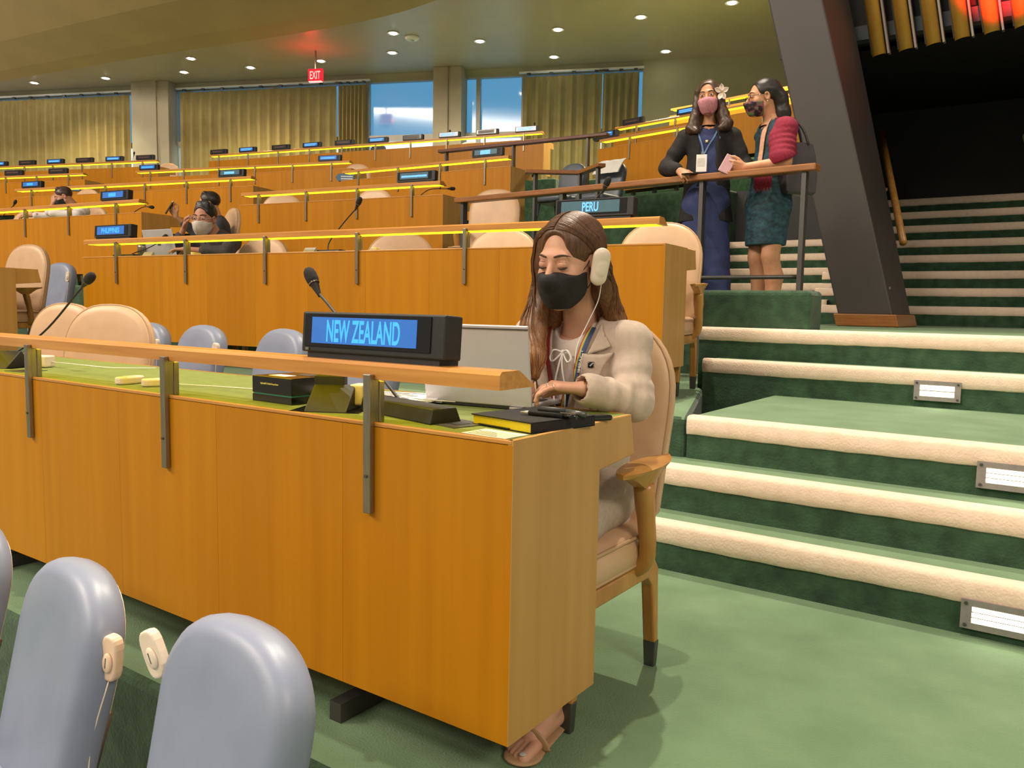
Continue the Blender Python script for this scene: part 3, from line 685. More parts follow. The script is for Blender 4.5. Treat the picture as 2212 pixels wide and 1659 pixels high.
def make_beige(name='delegate_armchair'):
    e = empty(name, (0, 0, 0)); e['category'] = 'chair'
    ol = arch(.53, .645, .24, taper=.06)
    bk = pad(ol, .06, M['leather'], 'backrest', e, y0=.03, dome=.6); bk.location = (0, .23, .385); bk.rotation_euler = (R(-9), 0, 0)
    lp = [(p*.985, -.012, .33+(q-.33)*.985) for p, q in ol]; MB().tube(lp+[lp[0]], .005, 6, cap=False).build('piping', M['piping'], bk, smooth=True)
    st = pad(rrect(.54, .50, .08), .105, M['leather'], 'seat', e, y0=.335, axis='z', dome=.25)
    for zz, sc in ((.425, .985), (.345, .975)):
        lp = [(p*sc, q*sc, zz) for p, q in rrect(.54, .50, .08)]; MB().tube(lp+[lp[0]], .0055, 6, cap=False).build('piping', M['piping'], st, smooth=True)
    wd = M['wood_chair']
    for sx in (-1, 1):
        X = sx*.245; pr = []
        # inverted-U side frame with tapered legs
        fr = MB().prism([(-.245, .075), (-.215, .075), (-.185, .255), (-.155, .285), (.17, .285), (.20, .255), (.225, .075), (.253, .075), (.238, .30), (.21, .335), (-.185, .335), (-.222, .30)], X-.019, X+.019, 'x').build('side_frame', wd, e, bevel=.006)
        for y0, y1 in ((-.247, -.217), (.2275, .2555)):
            MB().hexa([(X-.016, y0+.002, 0), (X+.016, y0+.002, 0), (X+.016, y1-.004, 0), (X-.016, y1-.004, 0)], [(X-.0195, y0, .078), (X+.0195, y0, .078), (X+.0195, y1, .078), (X-.0195, y1, .078)]).build('leg_tip', M['steel_d'], fr, bevel=.003)
        # arm: post from below the seat, boat-shaped rest
        pts = bez([(sx*.20, .10, .325), (sx*.262, .10, .335), (sx*.292, .095, .38), (sx*.296, .07, .50), (sx*.296, .05, .585)], 14)
        ar = MB().tube(pts, [.020]*9+[.021]*2+[.024]*4, 10, flat=1.25).build('arm_post', wd, e, smooth=True)
        v = []; f = []; nn = 17
        for i in range(nn):
            tt = i/(nn-1); y = -.085+.29*tt; wdt = .046*math.sin(math.pi*min(1, tt*1.02+.01))**.55+.002; zt = .628+.014*tt; dp = .052*math.exp(-((y-.05)/.07)**2)+.010
            xc = sx*.296
            v += [(xc-wdt, y, zt), (xc-wdt*.9, y, zt-.008), (xc-.018 if wdt > .018 else xc-wdt, y, zt-dp), (xc+.018 if wdt > .018 else xc+wdt, y, zt-dp), (xc+wdt*.9, y, zt-.008), (xc+wdt, y, zt), (xc, y, zt+.003)]
        for i in range(nn-1):
            for j in range(7): f.append((i*7+j, i*7+(j+1) % 7, (i+1)*7+(j+1) % 7, (i+1)*7+j))
        f += [tuple(range(7)), tuple(range((nn-1)*7+6, (nn-1)*7-1, -1))]
        o = MB().add(v, f).build('armrest', wd, e, bevel=0)
        bm = bmesh.new(); bm.from_mesh(o.data); bmesh.ops.recalc_face_normals(bm, faces=bm.faces); bm.to_mesh(o.data); bm.free()
    MB().box((-.24, -.18, .30), (.24, -.15, .335)).box((-.24, .15, .30), (.24, .18, .335)).build('cross_rail', wd, e)
    return e
beige0 = make_beige(); blue0 = make_blue(M['blue']); slate0 = make_blue(M['blue_d'])
used = set()
def chair(proto, loc, rz, label, group):
    if proto.name not in used: used.add(proto.name); o = proto
    else: o = copy_tree(proto)
    o.location = loc; o.rotation_euler = (0, 0, rz); o['label'] = label; o['group'] = group; o['category'] = 'chair'
    return o
def rchair(proto, k, x, y, rz, label, group, dz=0):
    p = rp(k, x, y, dz); return chair(proto, p, R(ROWS[k][3]+rz), label, group)
GB, GU = 'beige leather delegate armchairs', 'blue vinyl advisor chairs'
chair(beige0, (-.305, .575, 0), R(0), 'beige leather armchair with wooden arms that the woman in the blazer sits in', GB)
chair(beige0, (-3.12, .66, 0), R(22), 'empty beige armchair, front one of the pair behind the left microphone', GB)
chair(beige0, (-3.82, .74, 0), R(14), 'empty beige armchair at the left, partly hidden by its neighbour and the microphone', GB)
rchair(beige0, 'B', -.31, .58, 6, 'beige armchair at the right end of the second desk, under the guard rail', GB, -.04)
rchair(beige0, 'B', -1.45, .62, 10, 'beige armchair behind the second desk, left of the PERU display', GB, -.04)
rchair(beige0, 'B', -2.28, .66, 25, 'turned beige armchair in the middle of the second desk', GB, -.04)
rchair(beige0, 'B', -3.78, .60, 8, 'beige armchair to the right of the masked man', GB, -.04)
rchair(beige0, 'B', -4.47, .72, -6, 'beige armchair the masked man sits in', GB, -.04)
rchair(beige0, 'Al', -.78, .62, 8, 'beige armchair at the left edge behind the desk end', GB)
rchair(beige0, 'Cr', -2.78, .62, 25, 'beige armchair at the left end of the short desk', GB)
rchair(beige0, 'Cr', -1.48, .60, 5, 'beige armchair in the middle of the short desk, only its crown visible', GB)
rchair(beige0, 'Cl', -2.15, .66, 0, 'beige armchair under the man in the white shirt', GB)
rchair(beige0, 'Cl', -3.52, .62, 5, 'beige armchair left of the man in the white shirt', GB)
rchair(beige0, 'Dl', -4.29, .62, 5, 'beige armchair above the head of the man in the white shirt', GB)
rchair(beige0, 'Ec', -.37, .62, 10, 'beige armchair beside the small blue arrow sign', GB)
rchair(beige0, 'Fl', -.49, .66, 10, 'beige armchair at the foot of the left pillar', GB)
rchair(beige0, 'Fc', -1.95, .66, 10, 'beige armchair before the bright lower window panes', GB)
chair(beige0, (-3.78, 4.85, 1.16), R(14), 'beige armchair behind the left end of the guard rail', GB)
chair(beige0, (-6.42, 3.64, .98), R(-20), 'beige armchair of the man holding up a phone', GB)
chair(blue0, (-.33, -.73, -.445), R(-5), 'large blue chair in the foreground nearest the camera', GU)
chair(blue0, (-.93, -.73, -.45), R(-7), 'large blue chair in the foreground with an earpiece hanging at its right', GU)
chair(blue0, (-1.465, -.73, -.445), R(0), 'blue chair cut by the left edge in the foreground', GU)
chair(blue0, (-3.88, 1.25, 0), R(4), 'blue chair behind the front beige armchair', GU)
chair(blue0, (-3.32, 1.25, 0), R(0), 'blue chair with an ivory earpiece, second in the row behind the nearest desk', GU)
chair(blue0, (-2.62, 1.25, 0), R(-4), 'blue chair third in the row behind the nearest desk', GU)
chair(blue0, (-1.95, 1.25, 0), R(0), 'blue chair half hidden by the NEW ZEALAND display', GU)
chair(blue0, rp('Al', -1.45, 1.32), R(12), 'lone blue chair at the left between two desks', GU)
rchair(blue0, 'B', -1.75, 1.35, -5, 'blue chair crown left of the PERU display', GU, -.04)
rchair(blue0, 'Cr', -2.8, 1.25, 10, 'blue chair crown behind the short desk', GU)
chair(slate0, (-3.28, 5.60, 1.16), R(-12), 'slate grey chair behind the guard rail, nearest one', 'slate grey chairs')
chair(slate0, (-4.72, 7.70, 2.02), R(-6), 'slate grey chair behind the short angled railing', 'slate grey chairs')
c_ = chair(slate0, (-4.22, 7.85, 2.02), R(-6), 'slate grey chair with a white cloth over its back', 'slate grey chairs')
e = empty('white_cloth', (-4.22, 7.85, 2.02), R(-6), 'white cloth draped over the back of a slate chair', 'cloth')
MB().grid(lambda u, v: (-.20+.4*u, .12+.20*(1-abs(2*v-1))+.012*math.sin(u*17+v*3), .74+.20*(1-abs(2*v-1)**1.5)), 14, 12).build('drape', M['white'], e, smooth=True)

# ================================================================== EARPIECES
def earpiece_mesh(parent, m):
    MB().prism([(.024*math.copysign(abs(math.cos(a))**.7, math.cos(a)), .050*math.copysign(abs(math.sin(a))**.6, math.sin(a))) for a in [2*math.pi*i/20 for i in range(20)]], -.014, .010, 'y').build('body', m, parent, bevel=.006, seg=3)
    d = MB().lathe([(.0165, 0), (.0165, .003), (.014, .0055), (.004, .006)], 18, (.004, -.0145, -.006), Matrix.Rotation(R(90), 3, 'X') @ Matrix.Diagonal((.8, 1.35, 1))).build('dial', m, parent, smooth=True)
    MB().box((.002, -.0208, -.016), (.0045, -.019, .006)).build('slot', M['steel_d'], d)
def earpiece(loc, rot, label, m, cordpts=None):
    e = empty('earpiece', loc, 0, label, 'earpiece', 'interpretation earpieces'); e.rotation_euler = rot
    earpiece_mesh(e, m)
    if cordpts:
        inv = (Matrix.Translation(loc) @ Euler(rot).to_matrix().to_4x4()).inverted()
        MB().tube([inv @ p for p in bez(cordpts, 20)], .0016, 6).build('cord', M['cord'], e, smooth=True)
    return e
earpiece((-.685, -.46, .305), (0, R(8), R(8)), 'peach earpiece with cord hanging beside the second foreground chair', M['plastic_p'], [(-.687, -.47, .255), (-.705, -.5, .13), (-.715, -.52, -.02), (-.77, -.58, -.16), (-.81, -.64, -.3)])
earpiece((-1.265, -.46, .305), (0, R(8), R(8)), 'peach earpiece hanging at the left edge of the photo', M['plastic_p'], [(-1.267, -.47, .255), (-1.29, -.5, .13), (-1.31, -.52, -.02), (-1.34, -.57, -.2)])
earpiece((-.55, -.445, .345), (0, R(-25), R(10)), 'pale earpiece edge behind the nearest blue chair', M['plastic_w'])
earpiece((-3.07, 1.46, .765), (0, R(8), R(8)), 'ivory earpiece on the blue chair in the second row of chairs', M['plastic_w'], [(-3.07, 1.46, .71), (-3.08, 1.45, .5)])
earpiece((-3.66, 1.46, .765), (0, R(8), R(8)), 'ivory earpiece between two blue chairs behind the nearest desk', M['plastic_w'], [(-3.66, 1.46, .71), (-3.67, 1.45, .5)])
earpiece(tuple(rp('Al', -1.20, 1.52, .76)), (0, R(8), R(12)), 'ivory earpiece hanging beside the lone blue chair', M['plastic_w'], [rp('Al', -1.20, 1.52, .71), rp('Al', -1.22, 1.50, .5)])
earpiece((-1.585, .105, t+.0145), (R(90), 0, R(14)), 'earpiece lying on the green desk top, left one of two', M['plastic_w'])
earpiece((-1.455, .125, t+.0145), (R(90), 0, R(-20)), 'earpiece lying on the green desk top, right one of two', M['plastic_w'], [(-1.42, .15, t+.008), (-1.30, .22, t+.004), (-1.15, .26, t+.004), (-1.05, .36, t+.004), (-.9, .34, t+.004)])

# ================================================================== THINGS ON THE NEAREST DESK
# open laptop
e = empty('laptop', (-.395, .40, t), R(7), 'open silver laptop the woman in the blazer types on', 'laptop')
MB().box((-.165, 0, .004), (.165, .225, .017)).build('base', M['silver'], e, bevel=.004)
lid = MB().box((-.165, -.006, 0), (.165, 0, .215)).build('lid', M['silver'], e, bevel=.003); lid.location = (0, 0, .010); lid.rotation_euler = (R(9), 0, 0)
MB().box((-.155, .0004, .012), (.155, .0015, .205)).build('screen', M['bezel'], lid)
MB().box((-.13, -.008, .204), (.165, -.005, .207)).build('edge_line', M['steel_d'], lid)
MB().box((-.15, -.004, .002), (.15, .006, .010)).build('hinge_gap', M['black'], e)
for x in (-.13, .12): MB().box((x-.018, -.013, .004), (x+.018, -.004, .0085)).build('hinge', M['silver'], e)
kb = MB().box((-.145, .035, .017), (.145, .135, .0178)).build('keyboard', M['black'], e)
ky = MB()
for r_ in range(5):
    for c in range(14): ky.box((-.143+c*.0206, .037+r_*.0195, .0178), (-.143+c*.0206+.0175, .037+r_*.0195+.0165, .0193))
tag(ky.build('key_caps', M['steel_d'], kb), kind='stuff')
MB().box((-.05, .145, .017), (.05, .215, .0173)).build('touchpad', M['steel'], e)
# notebook, pens, phone
e = empty('notebook', (-.105, .20, t), R(-11), 'black notebook with bright yellow page edges at the desk corner', 'notebook')
MB().box((-.095, -.075, .002), (.095, .125, .0215)).build('page_block', mat('yellow_page_edge', (.85, .68, .02), .7, var=.1, scale=80, stretch=(1, 1, 30)), e)
MB().box((-.098, -.080, .0215), (.098, .128, .0245)).build('cover', M['black_soft'], e, bevel=.001); MB().box((-.098, -.080, 0), (.098, .128, .002)).build('cover', M['black_soft'], e)
MB().box((.0955, -.080, 0), (.098, .128, .0245)).build('spine', M['black_soft'], e)
MB().box((-.07, -.084, .003), (.03, -.078, .005)).build('ribbon', M['black'], e)
zb = t+.0245
e = empty('ballpoint_pen', (-.045, .205, zb+.006), R(4), 'black ballpoint pen with silver tip lying on the notebook', 'pen')
MB().tube([(-.052, 0, 0), (.035, 0, 0)], .0056, 10).build('grip', M['black_soft'], e, smooth=True); MB().tube([(-.075, 0, 0), (-.062, 0, 0), (-.052, 0, 0)], [.0012, .004, .0052], 10).build('tip', M['silver'], e, smooth=True)
MB().tube([(.035, 0, 0), (.068, 0, 0)], .0054, 10).build('barrel', M['bezel'], e, smooth=True); MB().box((.028, -.0015, .0054), (.065, .0015, .008)).build('clip', M['steel'], e)
e = empty('marker_pen', (-.055, .262, zb+.007), R(2), 'thicker dark pen lying behind the ballpoint pen', 'pen')
MB().tube([(-.055, 0, 0), (-.045, 0, .001), (.02, 0, .001)], [.004, .008, .008], 10).build('barrel', M['black'], e, smooth=True); MB().tube([(.02, 0, 0), (.07, 0, -.002)], [.0076, .0065], 10).build('cap', M['steel_d'], e, smooth=True)
e = empty('pen_case', (-.035, .372, t), R(62), 'flat black case sticking out past the notebook', 'case')
MB().box((-.055, -.018, 0), (.055, .018, .014)).build('shell', M['bezel'], e, bevel=.005); MB().box((-.055, -.0182, .006), (.055, .0182, .0075)).build('seam', M['steel_d'], e)
e = empty('paper_slip', (-.085, .055, t+.0006), R(-4), 'printed paper slip under the notebook at the desk corner', 'paper')
MB().box((-.06, -.04, 0), (.06, .04, .0006)).build('sheet', M['paper'], e)
for i in range(4): MB().box((-.05, -.032+.012*i, .0006), (.03-.01*i, -.028+.012*i, .0008)).build('printed_line', M['steel'], e)
# papers in a folder
e = empty('paper_folder', (-.66, .36, t), R(20), 'white papers on a dark folder beside the laptop', 'papers')
MB().box((-.13, -.10, 0), (.13, .10, .003)).build('folder', M['bezel'], e)
for i in range(4):
    o = MB().box((-.12, -.092, 0), (.12, .092, .003)).build('sheet', M['paper'], e); o.location = (.006*i, -.004*i, .003+.003*i); o.rotation_euler = (0, 0, R(-3+2.5*i))
for i in range(7): MB().box((-.09, -.07+.02*i, .0155), (.07-.02*(i % 3), -.064+.02*i, .0158)).build('printed_line', M['steel_d'], e)
# router carton
e = empty('router_carton', (-.855, .155, t), R(-2), 'small black router carton with a teal stripe on the green desk', 'box')
MB().box((-.085, -.068, 0), (.085, .095, .020)).build('tray', M['bezel'], e, bevel=.0015)
MB().box((-.083, -.066, .020), (.083, .093, .0235)).build('stripe', mat('teal_card', (.03, .22, .17), .5, var=.05), e)
MB().box((-.085, -.068, .0235), (.085, .095, .070)).build('lid', M['bezel'], e, bevel=.0015)
text_part('Nighthawk® LTE Mobile Hotspot Router', .078, .0062, Matrix.Translation((-.008, -.0686, .050)) @ Matrix.Rotation(R(90), 4, 'X'), mat('silver_print', (.75, .72, .62), .5, var=.02), e, bold=.01)
MB().box((.0852, .01, .034), (.0862, .032, .058)).build('thumb_notch', M['black'], e)
MB().box((-.05, -.04, .070), (.02, .0, .0706)).build('sticker', M['paper'], e)
MB().box((-.01, .02, .070), (.05, .06, .0708)).build('picture_print', M['steel_d'], e)
# wedge power unit with charger
def wedge(loc, rz, label, charger, w_=.11):
    e = empty('power_wedge', loc, rz, label, 'power unit', 'tilted desk power units')
    MB().prism([(-.055, 0), (.075, 0), (.075, .006), (.03, .062), (.022, .063)], -w_/2, w_/2, 'x').build('body', M['black'], e, bevel=.003)
    MB().box((-w_/2-.035, -.065, -.0005), (w_/2+.035, .09, .0015)).build('base_plate', M['bezel'], e)
    MB().box((-w_/2, .02, .058), (w_/2-.03, .05, .085)).build('flap', M['black'], e, bevel=.003) if charger == 2 else None
    return e
wedge((-.635, .10, t), R(28), 'dark tilted desk power unit beside the router carton', 2)
e = empty('charger', (-.608, .165, t+.002), R(20), 'yellowish-white cube charger plugged into the power unit', 'charger')
MB().box((-.013, -.028, .008), (.026, .022, .062)).build('cube', M['plastic_w'], e, bevel=.006, seg=3)
MB().box((-.022, -.01, .03), (-.012, .0, .034)).build('prong', M['steel'], e); MB().box((.0262, -.012, .025), (.0268, .006, .045)).build('port', M['plastic_p'], e)
wedge((-2.50, .12, t), R(25), 'tilted power unit at the left edge of the nearest desk', 1)
e = empty('charger', (-2.42, .22, t+.002), R(20), 'white charger beside the power unit at the left edge', 'charger')
MB().box((-.03, -.03, .0), (.05, .02, .045)).build('cube', M['plastic_w'], e, bevel=.006, seg=3); MB().tube(bez([(.05, 0, .02), (.15, .08, .004), (.3, .04, .004), (.45, .1, .004)], 14), .002, 6).build('cable', M['cord'], e, smooth=True)
for i, (x, y, rz, nm) in enumerate(((-.235, .115, -14, 'next to the notebook'), (-2.28, .10, 8, 'near the left bracket'))):
    e = empty('outlet_plate', (x, y, t), R(rz), 'flat dark outlet plate set in the desk top '+nm, 'outlet', 'desk outlet plates')
    MB().box((-.05, -.05, 0), (.05, .05, .0018)).build('plate', M['steel_d'], e); MB().box((-.022, -.02, .0018), (.022, .02, .0026)).build('socket', M['black'], e)
# cable over the papers
e = empty('cable', (0, 0, 0), 0, 'thin pale cable curving over the papers by the laptop', 'cable')
MB().tube(bez([(-.57, .17, t+.04), (-.60, .25, t+.03), (-.62, .33, t+.022), (-.52, .30, t+.020), (-.45, .37, t+.012)], 18), .0016, 6).build('strand', M['cord'], e, smooth=True)
# laptop and tumbler of the masked man
def place(k, x, y, z=t): return rp(k, x, y, z)
e = empty('laptop', place('B', -4.48, .43), R(5), 'grey laptop in front of the masked man', 'laptop')
MB().box((-.16, 0, .003), (.16, .21, .016)).build('base', M['silver'], e); l_ = MB().box((-.19, -.006, 0), (.19, 0, .24)).build('lid', M['silver'], e, bevel=.003); l_.rotation_euler = (R(12), 0, 0); l_.location = (0, 0, .008)
MB().box((-.02, -.0068, .11), (.02, -.0058, .14)).build('badge', M['steel_d'], l_)
e = empty('steel_tumbler', place('B', -4.70, .40), 0, 'dark steel tumbler left of the masked man\'s laptop', 'tumbler')
MB().lathe([(.028, 0), (.036, .004), (.038, .10), (.039, .12)], 16).build('body', M['steel'], e, smooth=True); MB().lathe([(.039, .12), (.04, .126), (.03, .135)], 16).build('lid', M['bezel'], e, smooth=True)
e = empty('name_card', place('B', -4.32, .18), R(5), 'small tilted dark power unit in front of the grey laptop', 'power unit'); MB().prism([(-.03, 0), (.03, 0), (.005, .045)], -.055, .055, 'x').build('body', M['silver'], e); MB().box((-.06, -.035, 0), (.06, .035, .002)).build('plate', M['steel_d'], e)
e = empty('name_card', place('B', -2.62, .20), R(5), 'small tilted power unit left of the slim microphone', 'power unit'); MB().prism([(-.03, 0), (.03, 0), (.005, .045)], -.05, .05, 'x').build('body', M['silver'], e); MB().box((-.06, -.035, 0), (.06, .035, .002)).build('plate', M['steel_d'], e)
e = empty('earpiece', place('B', -1.98, .12, t+.0145), 0, 'earpiece lying on the second desk before the turned armchair', 'earpiece', 'interpretation earpieces'); e.rotation_euler = (R(90), 0, R(30)); earpiece_mesh(e, M['plastic_w'])
e = empty('earpiece', place('B', -3.70, .12, t+.0145), 0, 'earpiece lying on the second desk right of the masked man', 'earpiece', 'interpretation earpieces'); e.rotation_euler = (R(90), 0, R(10)); earpiece_mesh(e, M['plastic_w'])
# blue arrow sign
def arrow_sign(k, x, label, s=1):
    p = rp(k, x, -.022, .62); e = empty('arrow_sign', p, R(ROWS[k][3]), label, 'sign')
    e.rotation_euler = (0, R(3), R(ROWS[k][3]))
    MB().prism([(-.19*s, 0), (-.13*s, -.062*s), (.19*s, -.062*s), (.19*s, .062*s), (-.13*s, .062*s)], 0, .012, 'y').build('plate', mat('blue_sign_paint', (.045, .12, .22), .5, var=.05), e)
    for z0 in (.015*s, -.025*s):
        mb = MB(); x_ = -.07*s
        while x_ < .15*s: mb.box((x_, -.002, z0-.008*s), (x_+.018*s, .0005, z0+.010*s)); x_ += .024*s
        mb.build('lettering', M['white'], e)
arrow_sign('Ec', -.12, 'small blue arrow-shaped sign pointing left on the desk behind')
arrow_sign('El', -.25, 'small blue arrow sign near the left edge, above the white-shirted man', .8)
# black swivel chair before the window and a dark bag
e = empty('office_chair', rp('Fc', -4.15, .75), R(20), 'dark round-backed chair silhouetted in front of the grey curtain edge', 'chair')
pad(arch(.36, .5, .18), .06, M['black'], 'backrest', e, y0=.03).location = (0, .2, .62)
pad(rrect(.42, .42, .1), .07, M['black'], 'seat', e, y0=.42, axis='z'); MB().tube([(0, 0, .05), (0, 0, .43)], .03, 10).build('column', M['steel_d'], e)
for i in range(5): a = 2*math.pi*i/5; MB().tube([(0, 0, .08), (.26*math.cos(a), .26*math.sin(a), .03)], .02, 6).build('leg', M['steel_d'], e)
MB().box((-.03, .20, .40), (.03, .24, .80)).build('back_bar', M['steel_d'], e)
# ================================================================== ORGANIC SHAPES (implicit surfaces meshed with surface nets)
A3 = lambda p: np.array(tuple(p), np.float32)
class G:
    def __init__(s, lo, hi, h):
        s.h = h; s.lo = A3(lo); n = np.ceil((A3(hi)-s.lo)/h).astype(int)+1
        s.ax = [s.lo[i]+h*np.arange(n[i], dtype=np.float32) for i in range(3)]; s.n = n
        s.V = np.full(n, .3, np.float32)
    def blk(s, lo, hi, m):
        sl = []
        for i in range(3):
            a = int(np.clip(np.floor((lo[i]-m-s.lo[i])/s.h), 0, s.n[i])); b = int(np.clip(np.ceil((hi[i]+m-s.lo[i])/s.h)+1, 0, s.n[i])); sl.append(slice(a, b))
        sl = tuple(sl)
        return sl, [s.ax[0][sl[0]][:, None, None], s.ax[1][sl[1]][None, :, None], s.ax[2][sl[2]][None, None, :]]
    def _op(s, sl, d, k, op):
        v = s.V[sl]
        if op == 'sub':
            d = -d; h = np.clip(.5-.5*(v-d)/k, 0, 1); s.V[sl] = v*(1-h)+d*h+k*h*(1-h); return
        h = np.clip(.5+.5*(d-v)/k, 0, 1); s.V[sl] = d*(1-h)+v*h-k*h*(1-h)
    def cone(s, a, b, ra, rb, k=.02, sq=None, fold=None, op='add'):
        a, b = A3(a), A3(b); r = max(ra, rb); m = r*(1.0 if sq is None else max(1, sq[1]))+k+.03
        sl, (X, Y, Z) = s.blk(np.minimum(a, b), np.maximum(a, b), m)
        ab = b-a; L2 = float(ab@ab)+1e-12
        t = np.clip(((X-a[0])*ab[0]+(Y-a[1])*ab[1]+(Z-a[2])*ab[2])/L2, 0, 1)
        qx, qy, qz = X-a[0]-t*ab[0], Y-a[1]-t*ab[1], Z-a[2]-t*ab[2]
        if sq is not None:
            ax = A3(sq[0]); ax = ax/np.linalg.norm(ax); dt = qx*ax[0]+qy*ax[1]+qz*ax[2]; c = 1/sq[1]-1
            qx, qy, qz = qx+ax[0]*dt*c, qy+ax[1]*dt*c, qz+ax[2]*dt*c
        rr = ra+(rb-ra)*t
        if fold is not None:
            amp, fr, ph, c0, cw = fold
            rr = rr+amp*np.sin(fr*t+ph+9*(qx+qy*.6))*np.exp(-((t-c0)/cw)**2)
        d = np.sqrt(qx*qx+qy*qy+qz*qz)-rr
        s._op(sl, d.astype(np.float32), k, op); return s
    def ell(s, c, r, k=.01, M=None, op='add'):
        c = A3(c); r = A3(r); R3 = np.array(M, np.float32) if M is not None else np.eye(3, dtype=np.float32)
        sl, (X, Y, Z) = s.blk(c, c, float(r.max())+k+.03)
        x, y, z = X-c[0], Y-c[1], Z-c[2]
        l = [(R3[0][i]*x+R3[1][i]*y+R3[2][i]*z) for i in range(3)]   # columns of M are the local axes
        k0 = np.sqrt((l[0]/r[0])**2+(l[1]/r[1])**2+(l[2]/r[2])**2); k1 = np.sqrt((l[0]/r[0]**2)**2+(l[1]/r[1]**2)**2+(l[2]/r[2]**2)**2)+1e-9
        d = k0*(k0-1)/k1
        s._op(sl, d.astype(np.float32), k, op); return s
    def chain(s, pts, rs, k=.02, **kw):
        for i in range(len(pts)-1): s.cone(pts[i], pts[i+1], rs[i], rs[i+1], k, **kw)
        return s
    def plane(s, p, n, k=.002):      # keep the side the normal points away from
        p, n = A3(p), A3(n); n = n/np.linalg.norm(n)
        X, Y, Z = s.ax[0][:, None, None], s.ax[1][None, :, None], s.ax[2][None, None, :]
        d = (X-p[0])*n[0]+(Y-p[1])*n[1]+(Z-p[2])*n[2]; h = np.clip(.5-.5*(s.V-d)/k, 0, 1)
        s.V = (s.V*(1-h)+d*h+k*h*(1-h)).astype(np.float32); return s
    def wobble(s, amp, f, ph=0):
        X, Y, Z = s.ax[0][:, None, None], s.ax[1][None, :, None], s.ax[2][None, None, :]
        s.V += (amp*(np.sin(f*X+1.7*np.sin(.6*f*Z+ph))*np.sin(f*.8*Y+ph)+.6*np.sin(f*1.9*Z+2*np.sin(f*X*.9+ph)))).astype(np.float32)*.6; return s
    def mesh(s):
        V = s.V; S = V < 0; nx, ny, nz = V.shape
        c = np.zeros((nx-1, ny-1, nz-1), np.uint8)
        offs = [(i, j, k) for i in (0, 1) for j in (0, 1) for k in (0, 1)]
        for (i, j, k) in offs: c += S[i:nx-1+i, j:ny-1+j, k:nz-1+k]
        act = np.argwhere((c > 0) & (c < 8)); I = np.full(c.shape, -1, np.int32); I[tuple(act.T)] = np.arange(len(act))
        cv = np.stack([V[act[:, 0]+i, act[:, 1]+j, act[:, 2]+k] for (i, j, k) in offs], 1)
        P = np.zeros((len(act), 3), np.float32); W = np.zeros(len(act), np.float32)
        O = np.array(offs, np.float32)
        for a in range(8):
            for b in range(a+1, 8):
                if abs(O[a]-O[b]).sum() == 1:
                    va, vb = cv[:, a], cv[:, b]; m = (va < 0) != (vb < 0); t = np.where(m, va/(va-vb+1e-20), 0)
                    P += (O[a]+t[:, None]*(O[b]-O[a]))*m[:, None]; W += m
        P = (P/W[:, None]+act)*s.h+s.lo
        F = []
        for axn in range(3):
            o1, o2 = [(1, 2), (2, 0), (0, 1)][axn]
            sl0 = [slice(None)]*3; sl1 = [slice(None)]*3; sl0[axn] = slice(0, -1); sl1[axn] = slice(1, None)
            E = np.argwhere(S[tuple(sl0)] != S[tuple(sl1)])
            ok = (E[:, o1] > 0) & (E[:, o2] > 0) & (E[:, o1] < V.shape[o1]-1) & (E[:, o2] < V.shape[o2]-1); E = E[ok]
            def cell(d1, d2):
                e = E.copy(); e[:, o1] -= d1; e[:, o2] -= d2; return I[e[:, 0], e[:, 1], e[:, 2]]
            q = np.stack([cell(1, 1), cell(0, 1), cell(0, 0), cell(1, 0)], 1)
            fl = ~S[tuple(sl0)][tuple(E.T)]; q[fl] = q[fl][:, ::-1]; F.append(q)
        return P, np.concatenate(F)
def to_mesh(name, parts):
    """parts: list of (verts, quads, material index)"""
    v = []; f = []; mi = []; n = 0
    for P, F, k in parts:
        v.append(P); f.append(F+n); mi.append(np.full(len(F), k, np.int32)); n += len(P)
    v = np.concatenate(v); f = np.concatenate(f); mi = np.concatenate(mi)
    me = bpy.data.meshes.new(name); me.vertices.add(len(v)); me.vertices.foreach_set('co', v.astype(np.float32).ravel())
    me.loops.add(len(f)*4); me.loops.foreach_set('vertex_index', f.astype(np.int32).ravel())
    me.polygons.add(len(f)); me.polygons.foreach_set('loop_start', np.arange(0, len(f)*4, 4, dtype=np.int32)); me.polygons.foreach_set('loop_total', np.full(len(f), 4, np.int32))
    me.polygons.foreach_set('material_index', mi); me.polygons.foreach_set('use_smooth', np.ones(len(f), bool)); me.update(calc_edges=True); me.validate()
    return me
def gobj(name, g, m, parent=None):
    P, F = g.mesh(); me = to_mesh(name, [(P, F, 0)]); return link(name, me, m, parent)
def bvh_g(g):
    P, F = g.mesh(); return BVHTree.FromPolygons([tuple(map(float, p)) for p in P], [tuple(int(i) for i in q) for q in F])
def bvh_of(objs):
    v = []; f = []
    for o in objs:
        n = len(v); v += [tuple(x.co) for x in o.data.vertices]; f += [tuple(i+n for i in p.vertices) for p in o.data.polygons]
    return BVHTree.FromPolygons(v, f)
def snap(b, p, off):
    q, nrm, i, d = b.find_nearest(Vector(p))
    p = Vector(p); s_ = 1 if (p-q).dot(nrm) >= -1 else 1
    return q+nrm*off, nrm
